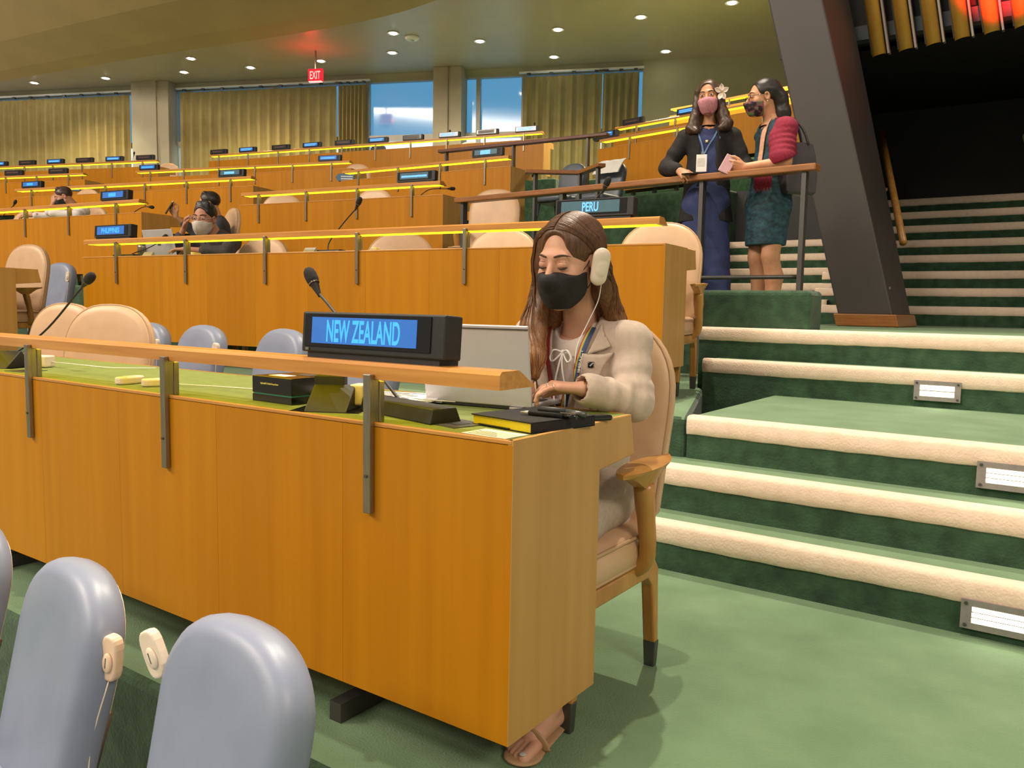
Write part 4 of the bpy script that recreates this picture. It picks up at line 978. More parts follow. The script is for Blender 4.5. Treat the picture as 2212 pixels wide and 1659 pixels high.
def patch(name, b, corners, mat_, parent, nu=10, nv=14, off=.003, th=.004, quad=None):
    """sheet laid on a surface: corners c00,c10,c11,c01 snapped on the surface"""
    c = [Vector(x) for x in corners]; mb = MB(); top = []; bot = []
    for j in range(nv):
        for i in range(nu):
            u, w_ = i/(nu-1), j/(nv-1)
            p = c[0]*(1-u)*(1-w_)+c[1]*u*(1-w_)+c[2]*u*w_+c[3]*(1-u)*w_
            q, n_ = snap(b, p, off); top.append(q+n_*th); bot.append(q-n_*.002)
    for _ in range(3):
        for L_ in (top, bot):
            c_ = list(L_)
            for j in range(nv):
                for i in range(nu):
                    nb_ = [c_[j*nu+ii] for ii in (i-1, i+1) if 0 <= ii < nu]+[c_[jj*nu+i] for jj in (j-1, j+1) if 0 <= jj < nv]
                    if 0 < i < nu-1 and 0 < j < nv-1: L_[j*nu+i] = (c_[j*nu+i]+sum(nb_, Vector())/len(nb_))/2
    N = nu*nv; f = []
    for j in range(nv-1):
        for i in range(nu-1):
            a = j*nu+i; f += [(a, a+1, a+nu+1, a+nu), (N+a, N+a+nu, N+a+nu+1, N+a+1)]
    ring = [i for i in range(nu)]+[j*nu+nu-1 for j in range(1, nv)]+[(nv-1)*nu+i for i in range(nu-2, -1, -1)]+[j*nu for j in range(nv-2, 0, -1)]
    for a, b_ in zip(ring, ring[1:]+ring[:1]): f.append((b_, a, N+a, N+b_))
    mb.add(top+bot, f); o = mb.build(name, mat_, parent, smooth=True)
    bm = bmesh.new(); bm.from_mesh(o.data); bmesh.ops.recalc_face_normals(bm, faces=bm.faces); bm.to_mesh(o.data); bm.free()
    return o
def ribbon(name, b, pts, width, mat_, parent, off=.002, th=.0015, n=30, wdir=None, mats=None):
    """flat band laid along a snapped polyline"""
    P = bez(pts, n); v = []; f = []; W = len(mats) if mats else 1; S = []
    for p in P: S.append(snap(b, p, off) if b else (Vector(p), Vector((0, -1, 0))))
    for _ in range(14):
        Q = [x[0] for x in S]; Nn = [x[1] for x in S]
        S = [S[0]]+[((Q[i-1]+Q[i]*2+Q[i+1])/4, (Nn[i-1]+Nn[i]*2+Nn[i+1]).normalized()) for i in range(1, len(S)-1)]+[S[-1]]
    mi = []
    for i, (q, nr) in enumerate(S):
        t_ = (S[min(i+1, n)][0]-S[max(i-1, 0)][0]).normalized(); sd = t_.cross(nr).normalized()
        for j in range(W+1): v.append(q+sd*width*(j/W-.5)+nr*th)
        for j in range(W+1): v.append(q+sd*width*(j/W-.5)-nr*.001)
    K = 2*(W+1)
    for i in range(n):
        a, c = i*K, (i+1)*K
        for j in range(W): f.append((a+j, a+j+1, c+j+1, c+j)); mi.append(j); f.append((a+W+1+j, c+W+1+j, c+W+2+j, a+W+2+j)); mi.append(j)
        f += [(a, c, c+W+1, a+W+1), (a+W, a+K-1, c+K-1, c+W)]; mi += [0, W-1]
    mb = MB(); mb.add(v, f); mb.m = mi
    return mb.build(name, mats if mats else mat_, parent, smooth=False)
# ---- head in its own frame: l = to the person's left, f = forward, u = up
class Head:
    def __init__(s, o, face, up=(0, 0, 1), sc=1.0, tilt=0):
        s.o = Vector(o); s.f = Vector(face).normalized(); up = Vector(up); s.l = up.cross(s.f).normalized()
        s.u = s.f.cross(s.l).normalized()
        if tilt:
            q = Matrix.Rotation(tilt, 3, s.f); s.l = q @ s.l; s.u = q @ s.u
        s.s = sc; s.M = Matrix((s.l, s.f, s.u)).transposed()
    def p(s, l, f, u): return s.o+(s.l*l+s.f*f+s.u*u)*s.s
    def r(s, *r): return [x*s.s for x in r]
    def E(s, g, c, r, k=.008, op='add', tilt=None):
        M_ = s.M if tilt is None else s.M @ Euler(tilt).to_matrix()
        g.ell(s.p(*c), s.r(*r), k*s.s, M_, op)
    def C(s, g, a, b, ra, rb, k=.008, **kw): g.cone(s.p(*a), s.p(*b), ra*s.s, rb*s.s, k*s.s, **kw)
    def skin(s, g, male=False, closed=False, neck=None):
        s.E(g, (0, -.016, .032), (.071, .090, .078), .02); s.E(g, (0, .026, -.034), (.060, .064, .088), .03)
        s.C(g, (0, .03, -.068), (0, .064, -.102), .046 if male else .041, .025, .02)
        for x in (-1, 1):
            s.C(g, (x*.045, .0, -.058), (x*.017, .060, -.104), .020 if male else .016, .016, .015)
            s.E(g, (x*.040, .058, -.030), (.022, .020, .018), .020)
            s.E(g, (x*.020, .0755, .021), (.024, .011, .010), .018)
            s.E(g, (x*.031, .099, .002), (.017, .0155, .0105), .009, 'sub')
            s.E(g, (x*.031, .077, .001), (.0140, .0130, .0122 if closed else .0118), .005)
            s.E(g, (x*.0115, .100, -.038), (.008, .009, .007), .004)
            s.E(g, (x*.072, -.010, -.008), (.009, .019, .031), .004, tilt=(R(-12), 0, 0)); s.E(g, (x*.080, -.006, -.006), (.007, .011, .020), .003, 'sub')
        s.C(g, (0, .085, .006), (0, .109, -.034), .0075, .0115, .008)
        s.E(g, (0, .076, -.072), (.024, .014, .012), .01); s.E(g, (0, .075, -.107), (.016, .013, .013), .012)
        if neck is not None: g.cone(s.p(0, -.028, -.045), neck, 0.046*s.s if not male else .056*s.s, .049*s.s if not male else .060*s.s, .025*s.s)
    def mask(s, name, m, parent, h=.003, top=-.016, bot=-.126, back=.012, puff=(.050, .052, .052), slope=.25):
        c = s.p(0, .05, -.06); rr = .14*s.s
        g = G(c-Vector((rr,)*3), c+Vector((rr,)*3), h); s.skin(g); g.V -= .0045*s.s
        s.E(g, (0, .066, -.060), puff, .03); s.C(g, (0, .088, -.018), (0, .108, -.040), .012, .016, .02)
        g.plane(s.p(0, .09, top), s.u+s.f*slope*.2-s.f*.0, .003); 
        for x in (-1, 1): g.plane(s.p(x*.02, .09, top+.002), s.u*1.0+s.l*x*.30, .003); g.plane(s.p(x*.056, back, -.05), -s.f*1.0+s.l*x*.25, .003)
        g.plane(s.p(0, .06, bot), -s.u+s.f*.12, .004)
        return gobj(name, g, m, parent)
    def eyes(s, parent, iris, down=0.0, wide=.006):
        for x in (-1, 1):
            mb = MB(); c = s.p(x*.031, .0775, .001); mb.ell(c, s.r(.0140, .0146, wide), 12, 8, s.M); mb.build('eye', EYEW, parent, smooth=True)
            MB().ell(s.p(x*.031, .0885, .001-down), s.r(.0062, .0042, min(.0062, wide)), 10, 8, s.M).build('iris', iris, parent, smooth=True)
            pts = [s.p(x*(.016+.030*t_), .0885-.006*abs(2*t_-1)**2-.004*t_, .0015+wide*.9*math.sin(math.pi*t_)) for t_ in [i/8 for i in range(9)]]
            MB().tube(pts, [.0008]+[.0013*s.s]*7+[.0008], 6).build('lash', LASH, parent, smooth=True)
    def brows(s, parent, m, raise_=0, thick=.0030):
        for x in (-1, 1):
            pts = [s.p(x*(.012+.042*t_), .0905-.020*t_**2, .0225+raise_+.0055*math.sin(2.6*t_)-.004*t_**3) for t_ in [i/8 for i in range(9)]]
            MB().tube(pts, [thick*s.s*k for k in (.7, 1, 1.1, 1.1, 1, .9, .7, .5, .25)], 7).build('eyebrow', m, parent, smooth=True)
EYEW = mat('eye_white', (.75, .70, .66), .25, var=.03); LASH = mat('lash_dark', (.015, .010, .008), .6, var=.1)
BROWN = mat('iris_brown', (.03, .015, .008), .2, var=.2, scale=200)
def skin_mat(name, c, c2):
    m = mat(name, c, .5, c2=c2, scale=18, bump=.05, bscale=500, spec=.35)
    b = [n for n in m.node_tree.nodes if n.type == 'BSDF_PRINCIPLED'][0]
    b.inputs['Subsurface Weight'].default_value = .08; b.inputs['Subsurface Radius'].default_value = (.012, .004, .002); b.inputs['Subsurface Scale'].default_value = .6
    return m
def hair_mat(name, c, c2, st=(60, 60, 2)): return mat(name, c, .38, c2=c2, scale=3, stretch=st, bump=.25, bscale=6, spec=.5, detail=6)
def hand(g, wrist, d, n, thumb, curls=(25, 20, 20, 25), s=1.0, spread=.010, tcurl=20, fb=None):
    """wrist point, d finger direction, n back-of-hand normal, thumb side direction; curls = degrees per joint"""
    w_ = Vector(wrist); d = Vector(d).normalized(); n = Vector(n); n = (n-d*n.dot(d)).normalized(); t_ = Vector(thumb); t_ = (t_-d*t_.dot(d)-n*t_.dot(n)).normalized()
    kn = [(.030, .082, 0), (.010, .087, .002), (-.010, .083, .001), (-.028, .074, -.002)]; ln = (.070, .078, .072, .056); rr = (.0088, .0090, .0086, .0074)
    for i, (a, b, c) in enumerate(kn):
        K = w_+(t_*a+d*b+n*c)*s
        g.cone(w_+t_*a*.55*s+d*.01*s, K, .0145*s, .0115*s, .008*s)
        cu = curls[i]; cu = cu if hasattr(cu, '__len__') else (cu, cu*1.2, cu*.8); ang = 0; p = K; dd = (d+t_*a*spread*30).normalized()
        for j, fr in enumerate((.44, .31, .25)):
            ang += R(cu[j]); q = p+(dd*math.cos(ang)-n*math.sin(ang))*ln[i]*fr*s
            g.cone(p, q, rr[i]*s*(1-.10*j), rr[i]*s*(.94-.12*j), .0025*s); p = q
    b0 = w_+(t_*.020+d*.020-n*.004)*s; b1 = w_+(t_*.046+d*.050-n*.014)*s
    b2 = b1+(d*math.cos(R(tcurl))*.9+t_*.35-n*math.sin(R(tcurl))).normalized()*.032*s; b3 = b2+(d-t_*.1-n*math.sin(R(tcurl*1.5))).normalized()*.026*s
    g.cone(b0, b1, .0150*s, .0115*s, .008*s); g.cone(b1, b2, .0112*s, .0098*s, .004*s); g.cone(b2, b3, .0096*s, .0078*s, .003*s)
    if fb is not None: g.cone(fb, w_, .026*s, .021*s, .012*s); g.cone(w_, w_+d*.02*s, .021*s, .020*s, .01*s, sq=(n, .75))
# ================================================================== PERSON 1: seated woman in the beige blazer
SK1 = skin_mat('fair_skin', (.62, .335, .225), (.55, .28, .18))
BLZ = mat('oatmeal_blazer', (.56, .44, .355), .85, c2=(.49, .38, .30), scale=60, bump=.10, bscale=700, sheen=.2)
BLOUSE = mat('cream_blouse', (.62, .52, .46), .7, c2=(.54, .44, .39), scale=40, bump=.15, bscale=300)
NAVY = mat('navy_lanyard', (.02, .035, .11), .6, var=.1); MASKB = mat('black_mask', (.010, .008, .008), .75, var=.2, scale=30, bump=.3, bscale=90)
HAIR1 = hair_mat('brown_hair', (.135, .056, .022), (.055, .021, .009), (70, 70, 4))
def ombre(m, z0, z1, tint):
    t = m.node_tree; N = t.nodes; L = t.links; b = [n for n in N if n.type == 'BSDF_PRINCIPLED'][0]
    src = b.inputs['Base Color'].links[0].from_socket; tc = N.new('ShaderNodeTexCoord'); sx = N.new('ShaderNodeSeparateXYZ'); mr = N.new('ShaderNodeMapRange')
    mr.inputs['From Min'].default_value = z0; mr.inputs['From Max'].default_value = z1
    mx = N.new('ShaderNodeMix'); mx.data_type = 'RGBA'; mx.blend_type = 'MULTIPLY'; mx.inputs['B'].default_value = (*tint, 1)
    L.new(tc.outputs['Object'], sx.inputs[0]); L.new(sx.outputs['Z'], mr.inputs['Value']); L.new(mr.outputs[0], mx.inputs['Factor']); L.new(src, mx.inputs['A']); L.new(mx.outputs['Result'], b.inputs['Base Color'])
    mx.clamp_result = False
ombre(HAIR1, 1.12, .90, (3.4, 3.6, 3.0))
GOLD = mat('gold_ring', (.75, .5, .18), .25, 1, var=.05); SILV = mat('silver_ring', (.7, .68, .66), .2, 1, var=.05)
H = Head((-.235, .590, 1.178), (-.05, -.95, -.23), sc=1.0, tilt=R(-3))
nb = Vector((-.255, .700, .965))
shL, shR = Vector((-.105, .700, .955)), Vector((-.415, .705, .965))
elL, elR = Vector((-.055, .640, .800)), Vector((-.49, .66, .80))
wrL, wrR = Vector((-.128, .500, .838)), Vector((-.395, .595, .838))
gh = G((-.37, .40, .90), (-.10, .80, 1.33), .0032); H.skin(gh, closed=True, neck=nb); gh.cone(nb, nb+Vector((0, .01, -.06)), .055, .075, .02)
ga = G((-.33, .28, .77), (-.03, .66, .90), .0026)
hand(ga, wrL, (-.72, -.62, .10), (.12, .10, 1), (-.55, .70, -.1), curls=((22, 30, 18), (30, 40, 24), (24, 30, 20), (12, 18, 12)), s=.94, fb=elL+(wrL-elL)*.35, spread=.012)
gb = G((-.58, .38, .77), (-.28, .74, .90), .0030)
hand(gb, wrR, (.35, -.92, .05), (0, .05, 1), (.9, .35, -.1), curls=((20, 25, 15),)*4, s=.94, fb=elR+(wrR-elR)*.35)
gf = G((-.40, .10, -.01), (.03, .46, .36), .0035)     # feet
for an, tx, kn in ((Vector((-.088, .305, .085)), Vector((-.080, .178, .022)), Vector((-.14, .33, .40))), (Vector((-.30, .36, .085)), Vector((-.31, .23, .022)), Vector((-.33, .34, .40)))):
    gf.cone(kn, an, .045, .030, .02); gf.cone(an+Vector((0, .035, -.045)), tx+Vector((0, .05, .012)), .028, .026, .02); gf.cone(an, tx+Vector((0, .04, .016)), .028, .024, .02)
    for i, (dx, ln, r_) in enumerate(((.020, .024, .0155), (.001, .024, .0108), (-.014, .018, .0100), (-.026, .011, .0092), (-.036, .003, .0085))):
        dx = dx if an.x > -.2 else -dx
        gf.cone(tx+Vector((dx, .03, .004)), tx+Vector((dx, -ln, -.006)), r_, r_*.92, .004)
gt = G((-.52, .20, .36), (.03, .90, .98), .010)
gt.cone((-.26, .71, .52), (-.26, .70, .88), .10, .115, .03, sq=((0, 1, 0), .72))
for s_ in (-1, 1): gt.cone((-.26+s_*.08, .68, .52), (-.24+s_*.10, .30, .42), .07, .052, .02)
me = to_mesh('person', [(*gh.mesh(), 0), (*ga.mesh(), 0), (*gb.mesh(), 0), (*gf.mesh(), 0), (*gt.mesh(), 0)])
p1 = link('person', me, SK1); tag(p1, 'seated woman in an oatmeal blazer and black mask typing at the nearest desk', 'person')
# eyes looking down, brows
for x in (-1, 1):
    pts = [H.p(x*(.0165+.029*t_), .0905-.0075*abs(2*t_-1)**2-.004*t_, -.0058-.0030*math.sin(math.pi*t_)) for t_ in [i/8 for i in range(9)]]
    MB().tube(pts, [.0006, .0012, .0017, .0020, .0021, .0021, .0020, .0016, .0008], 7).build('lash', LASH, p1, smooth=True)
    pts = [H.p(x*(.017+.027*t_), .0893-.0075*abs(2*t_-1)**2-.004*t_, .0070+.0030*math.sin(math.pi*t_)) for t_ in [i/8 for i in range(9)]]
    MB().tube(pts, .0006, 6).build('lid_crease', mat('lid_shadow', (.30, .13, .085), .6, var=.1) if x < 0 else bpy.data.materials['lid_shadow'], p1, smooth=True)
H.brows(p1, mat('brow_brown', (.075, .036, .020), .7, var=.2, scale=150), -.0005, .0026)
mk = H.mask('face_mask', MASKB, p1, top=-.018, bot=-.122)
for z in (-.035, -.055, -.075): 
    b_ = bvh_of([mk]); ribbon('pleat', b_, [H.p(-.045, .07, z-.004), H.p(-.02, .105, z), H.p(.02, .105, z), H.p(.045, .07, z-.004)], .0022, MASKB, mk, off=.0002, th=.0012, n=20)
for x in (-1, 1):
    MB().tube(bez([H.p(x*.055, .040, -.030), H.p(x*.066, .018, -.012), H.p(x*.074, -.004, .016), H.p(x*.077, -.020, .022)], 12), .0013, 6).build('ear_loop', MASKB, mk, smooth=True)
    MB().tube(bez([H.p(x*.050, .036, -.082), H.p(x*.062, .018, -.074), H.p(x*.071, -.004, -.050), H.p(x*.077, -.018, -.03)], 12), .0013, 6).build('ear_loop', MASKB, mk, smooth=True)
# blazer
g = G((-.60, .40, .40), (.08, .92, 1.06), .0055)
g.cone((-.26, .72, .47), (-.255, .715, .66), .158, .135, .04, sq=((0, 1, 0), .80)); g.cone((-.255, .715, .66), (-.255, .705, .89), .135, .142, .05, sq=((0, 1, 0), .78))
g.cone(shR+Vector((.03, 0, -.012)), shL+Vector((-.03, 0, -.012)), .054, .054, .04)
for s_ in (-1, 1): g.cone(nb+Vector((s_*.035, .01, .0)), (shL if s_ > 0 else shR)+Vector((s_*.012, .0, .006)), .046, .046, .03)
bj = bvh_g(g)
for s_, sh, el, wr in ((1, shL, elL, wrL), (-1, shR, elR, wrR)):
    g.cone(nb+Vector((s_*.035, .01, .0)), sh+Vector((s_*.012, .0, .006)), .046, .046, .03)
    g.cone(sh+Vector((s_*.010, 0, -.012)), el, .055, .052, .02, fold=(.004, 17, .5, .75, .35)); e0 = el; w0 = wr+(el-wr)*.10
    g.cone(e0, w0, .052, .041, .02, fold=(.005, 20, 1.2, .25, .5)); g.cone(w0+(e0-w0)*.12, w0, .043, .0435, .01)
    g.cone(wr+(el-wr)*.16, wr+(wr-el)*.3, .031, .031, .004, op='sub')
g.cone((-.26, .60, .46), (-.26, .42, .40), .10, .10, .03, op='sub')
g.cone(nb+Vector((0, -.035, -.015)), nb+Vector((.005, -.05, .2)), .060, .085, .015, op='sub')
g.cone((-.250, .575, .965), (-.245, .555, .78), .052, .022, .02, op='sub', sq=((0, 1, 0), 1.6))
g.wobble(.0012, 30, .4)
jk = gobj('blazer', g, BLZ, p1)
# collar, lapels, pocket edge on the blazer
patch('collar', bj, [(-.165, .66, 1.00), (-.135, .60, .985), (-.115, .60, .945), (-.165, .57, .925)], BLZ, jk, 10, 10, .005, .006)
patch('lapel', bj, [(-.182, .57, .930), (-.100, .60, .922), (-.150, .545, .74), (-.205, .535, .72)], BLZ, jk, 12, 18, .005, .006)
patch('lapel', bj, [(-.325, .57, .93), (-.39, .60, .922), (-.34, .545, .74), (-.28, .535, .72)], BLZ, jk, 12, 18, .005, .006)
patch('collar', bj, [(-.345, .66, 1.00), (-.375, .60, .985), (-.385, .60, .945), (-.335, .57, .925)], BLZ, jk, 10, 10, .005, .006)
pin = patch('lapel_pin', bj, [(-.150, .55, .905), (-.132, .56, .905), (-.132, .56, .886), (-.150, .55, .886)], M['bezel'], p1, 4, 4, .011, .003)
ribbon('pin_emblem', bvh_of([pin]), [(-.143, .55, .890), (-.139, .55, .896), (-.135, .555, .898), (-.131, .555, .902)], .0035, SILV, pin, off=.0005, th=.0008, n=8)
# blouse and bow
g = G((-.40, .48, .62), (-.11, .80, 1.02), .0045)
g.cone((-.255, .70, .64), (-.255, .695, .90), .122, .118, .04, sq=((0, 1, 0), .80)); g.cone((-.255, .70, .90), nb+Vector((0, .0, -.01)), .085, .062, .03)
g.cone(nb+Vector((0, -.04, .02)), nb+Vector((.003, -.075, .16)), .050, .060, .008, op='sub'); g.cone((-.249, .60, .975), (-.247, .565, .88), .016, .004, .006, op='sub')
g.wobble(.0014, 55, 1); bl = gobj('blouse', g, BLOUSE, p1); bb = bvh_of([bl])
kx = Vector((-.246, .585, .925))
for s_ in (-1, 1):
    MB().tube(bez([kx, kx+Vector((s_*.022, -.012, .006)), kx+Vector((s_*.034, -.012, -.014)), kx+Vector((s_*.024, -.014, -.026)), kx], 16), .0038, 8, flat=.6).build('bow_loop', M['white'], bl, smooth=True)
    MB().tube(bez([kx, kx+Vector((s_*.006, -.012, -.04)), kx+Vector((s_*.018, -.014, -.10)), kx+Vector((s_*.016, -.010, -.15))], 14), .0036, 8, flat=.6).build('bow_tail', M['white'], bl, smooth=True)
MB().ell(kx, (.008, .006, .007)).build('bow_knot', M['white'], bl, smooth=True)
# lanyard: rainbow edge and navy band
RB = [mat('lanyard_'+n, c, .6, var=.05) for n, c in (('red', (.30, .02, .02)), ('orange', (.55, .20, .02)), ('yellow', (.55, .42, .05)), ('green', (.10, .28, .08)))]
bl2 = bvh_of([bl, jk])
ly = ribbon('lanyard', bl2, [(-.185, .64, .995), (-.190, .575, .95), (-.205, .555, .89), (-.228, .54, .82), (-.245, .545, .76)], .021, None, p1, .007, .0015, 40, mats=[NAVY]*5+RB[::-1])
ribbon('lanyard', bl2, [(-.325, .64, .995), (-.32, .575, .95), (-.305, .555, .87), (-.285, .545, .79), (-.27, .545, .74)], .018, RB[0], p1, .006, .0015, 30)
bly = bvh_of([ly])
def text_on(txt, b, a, c, h, m, parent, off=.001, updir=None):
    me, vv = text_mesh(txt, 'lettering', .02); lo, hi = vv.min(0), vv.max(0); a, c = Vector(a), Vector(c); L_ = (c-a)
    q0, n0 = snap(b, (a+c)/2, 0); sd = n0.cross(L_).normalized(); out = []
    for p in vv:
        t_ = (p[0]-lo[0])/(hi[0]-lo[0]); s_ = (p[1]-(lo[1]+hi[1])/2)/(hi[1]-lo[1])
        out.append(a+L_*t_+sd*h*s_+n0*off)
    me.vertices.foreach_set('co', np.array(out, np.float32).ravel()); me.materials.clear(); me.update(); return link('lettering', me, m, parent)
def lyp(t_): pass
c1, n1 = snap(bly, (-.2015, .55, .905), .0008); c2, n2 = snap(bly, (-.190, .56, .945), .0008)
sdv = (c2-c1).normalized()
text_on('IMPACT', bly, c1+n1*.001+Vector((.004, 0, 0)), c2+n1*.001+Vector((.004, 0, 0)), .008, M['white'], ly, .0008)
c3, n3 = snap(bly, (-.238, .54, .79), .0008); c4, n4 = snap(bly, (-.216, .55, .855), .0008)
text_on('MANAAKITANGA', bly, c3+n3*.001+Vector((.004, 0, 0)), c4+n3*.001+Vector((.004, 0, 0)), .008, M['white'], ly, .0008)
# trousers
TR = mat('oatmeal_trousers', (.50, .395, .315), .85, c2=(.43, .335, .265), scale=60, bump=.3, bscale=500)
g = G((-.50, .15, .10), (.04, .92, .62), .007)
for s_ in (-1, 1):
    hp_ = Vector((-.26+s_*.085, .70, .515)); kn = Vector((-.245+s_*.11, .30, .455)); an = Vector((-.20+s_*.11, .33, .13))
    g.cone(hp_, kn, .098, .070, .03, fold=(.004, 14, 0, .2, .4)); g.cone(kn, an, .068, .058, .03, fold=(.004, 12, 1, .3, .4))
g.cone((-.26, .74, .52), (-.26, .70, .60), .14, .13, .04, sq=((0, 1, 0), .8)); gobj('trousers', g, TR, p1)
# sandals
SND = mat('tan_sandal', (.42, .25, .13), .5, var=.1)
for s_, tx, an in ((1, Vector((-.080, .178, 0)), Vector((-.088, .305, 0))), (-1, Vector((-.31, .23, 0)), Vector((-.30, .36, 0)))):
    g = G((tx.x-.08, tx.y-.07, -.005), (tx.x+.08, an.y+.10, .10), .0035)
    g.cone(tx+Vector((.003, .0, .008)), an+Vector((0, .03, .008)), .043, .030, .01, sq=((0, 0, 1), .22)); g.ell(tx+Vector((.004, -.004, .008)), (.045, .045, .009), .008)
    so = gobj('sandal', g, SND, p1)
    MB().tube(bez([tx+Vector((-.040, .035, .012)), tx+Vector((-.025, .03, .045)), tx+Vector((.005, .028, .052)), tx+Vector((.032, .032, .036)), tx+Vector((.040, .038, .012))], 14), .0045, 8, flat=3.2).build('strap', SND, so, smooth=True)
NAIL = mat('pale_nail', (.55, .48, .46), .25, var=.03)
MB().ell((-.060, .1475, .0295), (.0085, .008, .0035)).build('toenail', NAIL, p1, smooth=True)
# rings and bracelet
def ring_at(c, ax, r, t_, m, nm='ring'):
    ax = Vector(ax).normalized(); q = ax.to_track_quat('Z', 'Y').to_matrix()
    pts = [Vector(c)+q @ Vector((r*math.cos(2*math.pi*i/16), r*math.sin(2*math.pi*i/16), 0)) for i in range(17)]
    return MB().tube(pts, t_, 6, cap=False).build(nm, m, p1, smooth=True)
dh = Vector((-.72, -.62, .10)).normalized(); th_ = Vector((-.55, .70, -.1)).normalized()
ring_at(wrL+dh*.096+th_*-.012+Vector((0, 0, -.003)), (dh+Vector((0, 0, -.55))), .0092, .0012, SILV)
ring_at(wrL+dh*.083+th_*-.029+Vector((0, 0, -.004)), (dh+Vector((0, 0, -.4))), .0082, .0011, SILV)
ring_at(wrL+dh*.004, dh, .0235, .0012, GOLD, 'bracelet')
# hair: cap with centre parting and two long falls
g = G((-.42, .42, .82), (-.06, .82, 1.34), .0036)
H.E(g, (0, -.020, .036), (.081, .101, .088), .01)
H.E(g, (0, .122, -.012), (.080, .080, .104), .006, 'sub'); H.E(g, (0, .112, .050), (.055, .060, .052), .006, 'sub'); H.C(g, (0, .04, .136), (0, .10, .095), .006, .006, .010, op='sub')
rl = [H.p(-.070, .020, .055), H.p(-.079, .022, -.01), H.p(-.086, .020, -.09), (-.332, .565, .99), (-.310, .535, .91), (-.292, .515, .865)]
g.chain(rl, [.026, .027, .034, .040, .036, .016], .02, sq=((.2, .98, 0), .75))
g.chain([H.p(-.06, -.04, .02), H.p(-.07, -.03, -.10), (-.335, .66, 1.0)], [.04, .045, .03], .03)
lf = [H.p(.064, -.015, .05), H.p(.072, -.035, -.02), H.p(.072, -.055, -.09), (-.150, .705, 1.02), (-.150, .765, .965)]
g.chain(lf, [.022, .027, .028, .026, .010], .02)
g.chain([H.p(0, -.085, .03), H.p(0, -.088, -.08), (-.245, .755, 1.00), (-.245, .80, .92)], [.055, .06, .05, .015], .03)
H.E(g, (.079, .010, -.02), (.016, .026, .040), .006, 'sub')
hb = gobj('hair', g, HAIR1, p1)
bh = bvh_of([hb]); sm = MB(); sm2 = MB(); rnd = random.Random(3)
for i in range(520):
    side = -1 if i % 2 else 1; a = rnd.random(); q = rnd.random()
    st = H.p(side*.004, .080-.18*a, .108+.016*math.sin(math.pi*min(1, a*1.1)))
    top = H.p(side*(.045+.01*q), .070-.165*a, .098-.02*a)
    if side < 0:
        o_ = (rnd.random()-.5)*.044; o2 = (rnd.random()-.5)*.022
        pts = [st, top, H.p(-.083, .045-.12*a, .04), H.p(-.088, .030-.09*a+o2, -.05), Vector((-.335+o_*.8, .565+.05*a+o2, 1.0)), Vector((-.312+o_, .535+.04*a+o2, .92)), Vector((-.298+o_*1.2, .515+o2, .865-.03*rnd.random()))]
    else:
        o_ = (rnd.random()-.5)*.05
        pts = [st, top, H.p(.080, .02-.10*a, .04), H.p(.084, -.045-.05*a, -.06), Vector((-.150+o_*.3, .69+.06*a, 1.02)), Vector((-.150+o_*.8, .76, .96-.02*rnd.random()))]
    P = bez(pts, 26); Q = []
    for p in P:
        s1, n_ = snap(bh, p, .0010+.0016*q); Q.append(s1 if (s1-p).length < .04 else p)
    sm.tube(Q, [.0006]+[.0011]*(len(Q)-3)+[.0008, .0003], 4, cap=False)
tag(sm.build('hair_strands', HAIR1, hb, smooth=True), kind='stuff')
# earphone on her left ear
e = empty('earphone', H.p(.096, .000, -.018), 0, 'ivory behind-the-ear interpretation earphone worn by the seated woman', 'earpiece')
en = (H.l*.80+H.f*.60).normalized(); ex = (H.u.cross(-en)*-1).normalized(); ex = (-en).cross(H.u).normalized()
e.rotation_euler = (Matrix((ex, -en, H.u)).transposed() @ Euler((0, R(14), 0)).to_matrix()).to_euler()
g = G((-.04, -.03, -.06), (.04, .03, .06), .0022)
g.cone((0, 0, -.026), (0, 0, .026), .0235, .0255, .01, sq=((0, 1, 0), .50)); g.cone((.001, -.0105, -.010), (.002, -.0105, .004), .0150, .0150, .002, sq=((0, 1, 0), .28)); g.cone((.008, -.0165, -.014), (.009, -.0165, .008), .0018, .0018, .001, op='sub')
gobj('body', g, M['plastic_w'], e)
iv = (Matrix.Translation(e.location) @ e.rotation_euler.to_matrix().to_4x4()).inverted()
MB().tube([iv @ p for p in bez([H.p(.096, -.002, -.062), H.p(.086, .004, -.11), (-.168, .575, 1.0), (-.178, .548, .95), (-.178, .535, .90)], 16)], .0013, 6).build('cord', M['white'], e, smooth=True)
# ================================================================== THE OTHER PEOPLE
SK2 = skin_mat('warm_brown_skin', (.52, .255, .14), (.43, .195, .10)); SK3 = skin_mat('light_brown_skin', (.58, .30, .17), (.50, .235, .125)); SK4 = skin_mat('tan_skin', (.50, .245, .155), (.43, .20, .12))
HD = hair_mat('dark_brown_hair', (.060, .028, .016), (.022, .011, .008), (50, 50, 4)); HBK = hair_mat('black_hair', (.022, .015, .012), (.008, .006, .006), (90, 90, 12))
BROWK = mat('brow_dark', (.018, .010, .008), .7, var=.2, scale=150)
V3 = Vector
def limb(g, pts, rs, k=.02, **kw): g.chain(pts, rs, k, **kw)
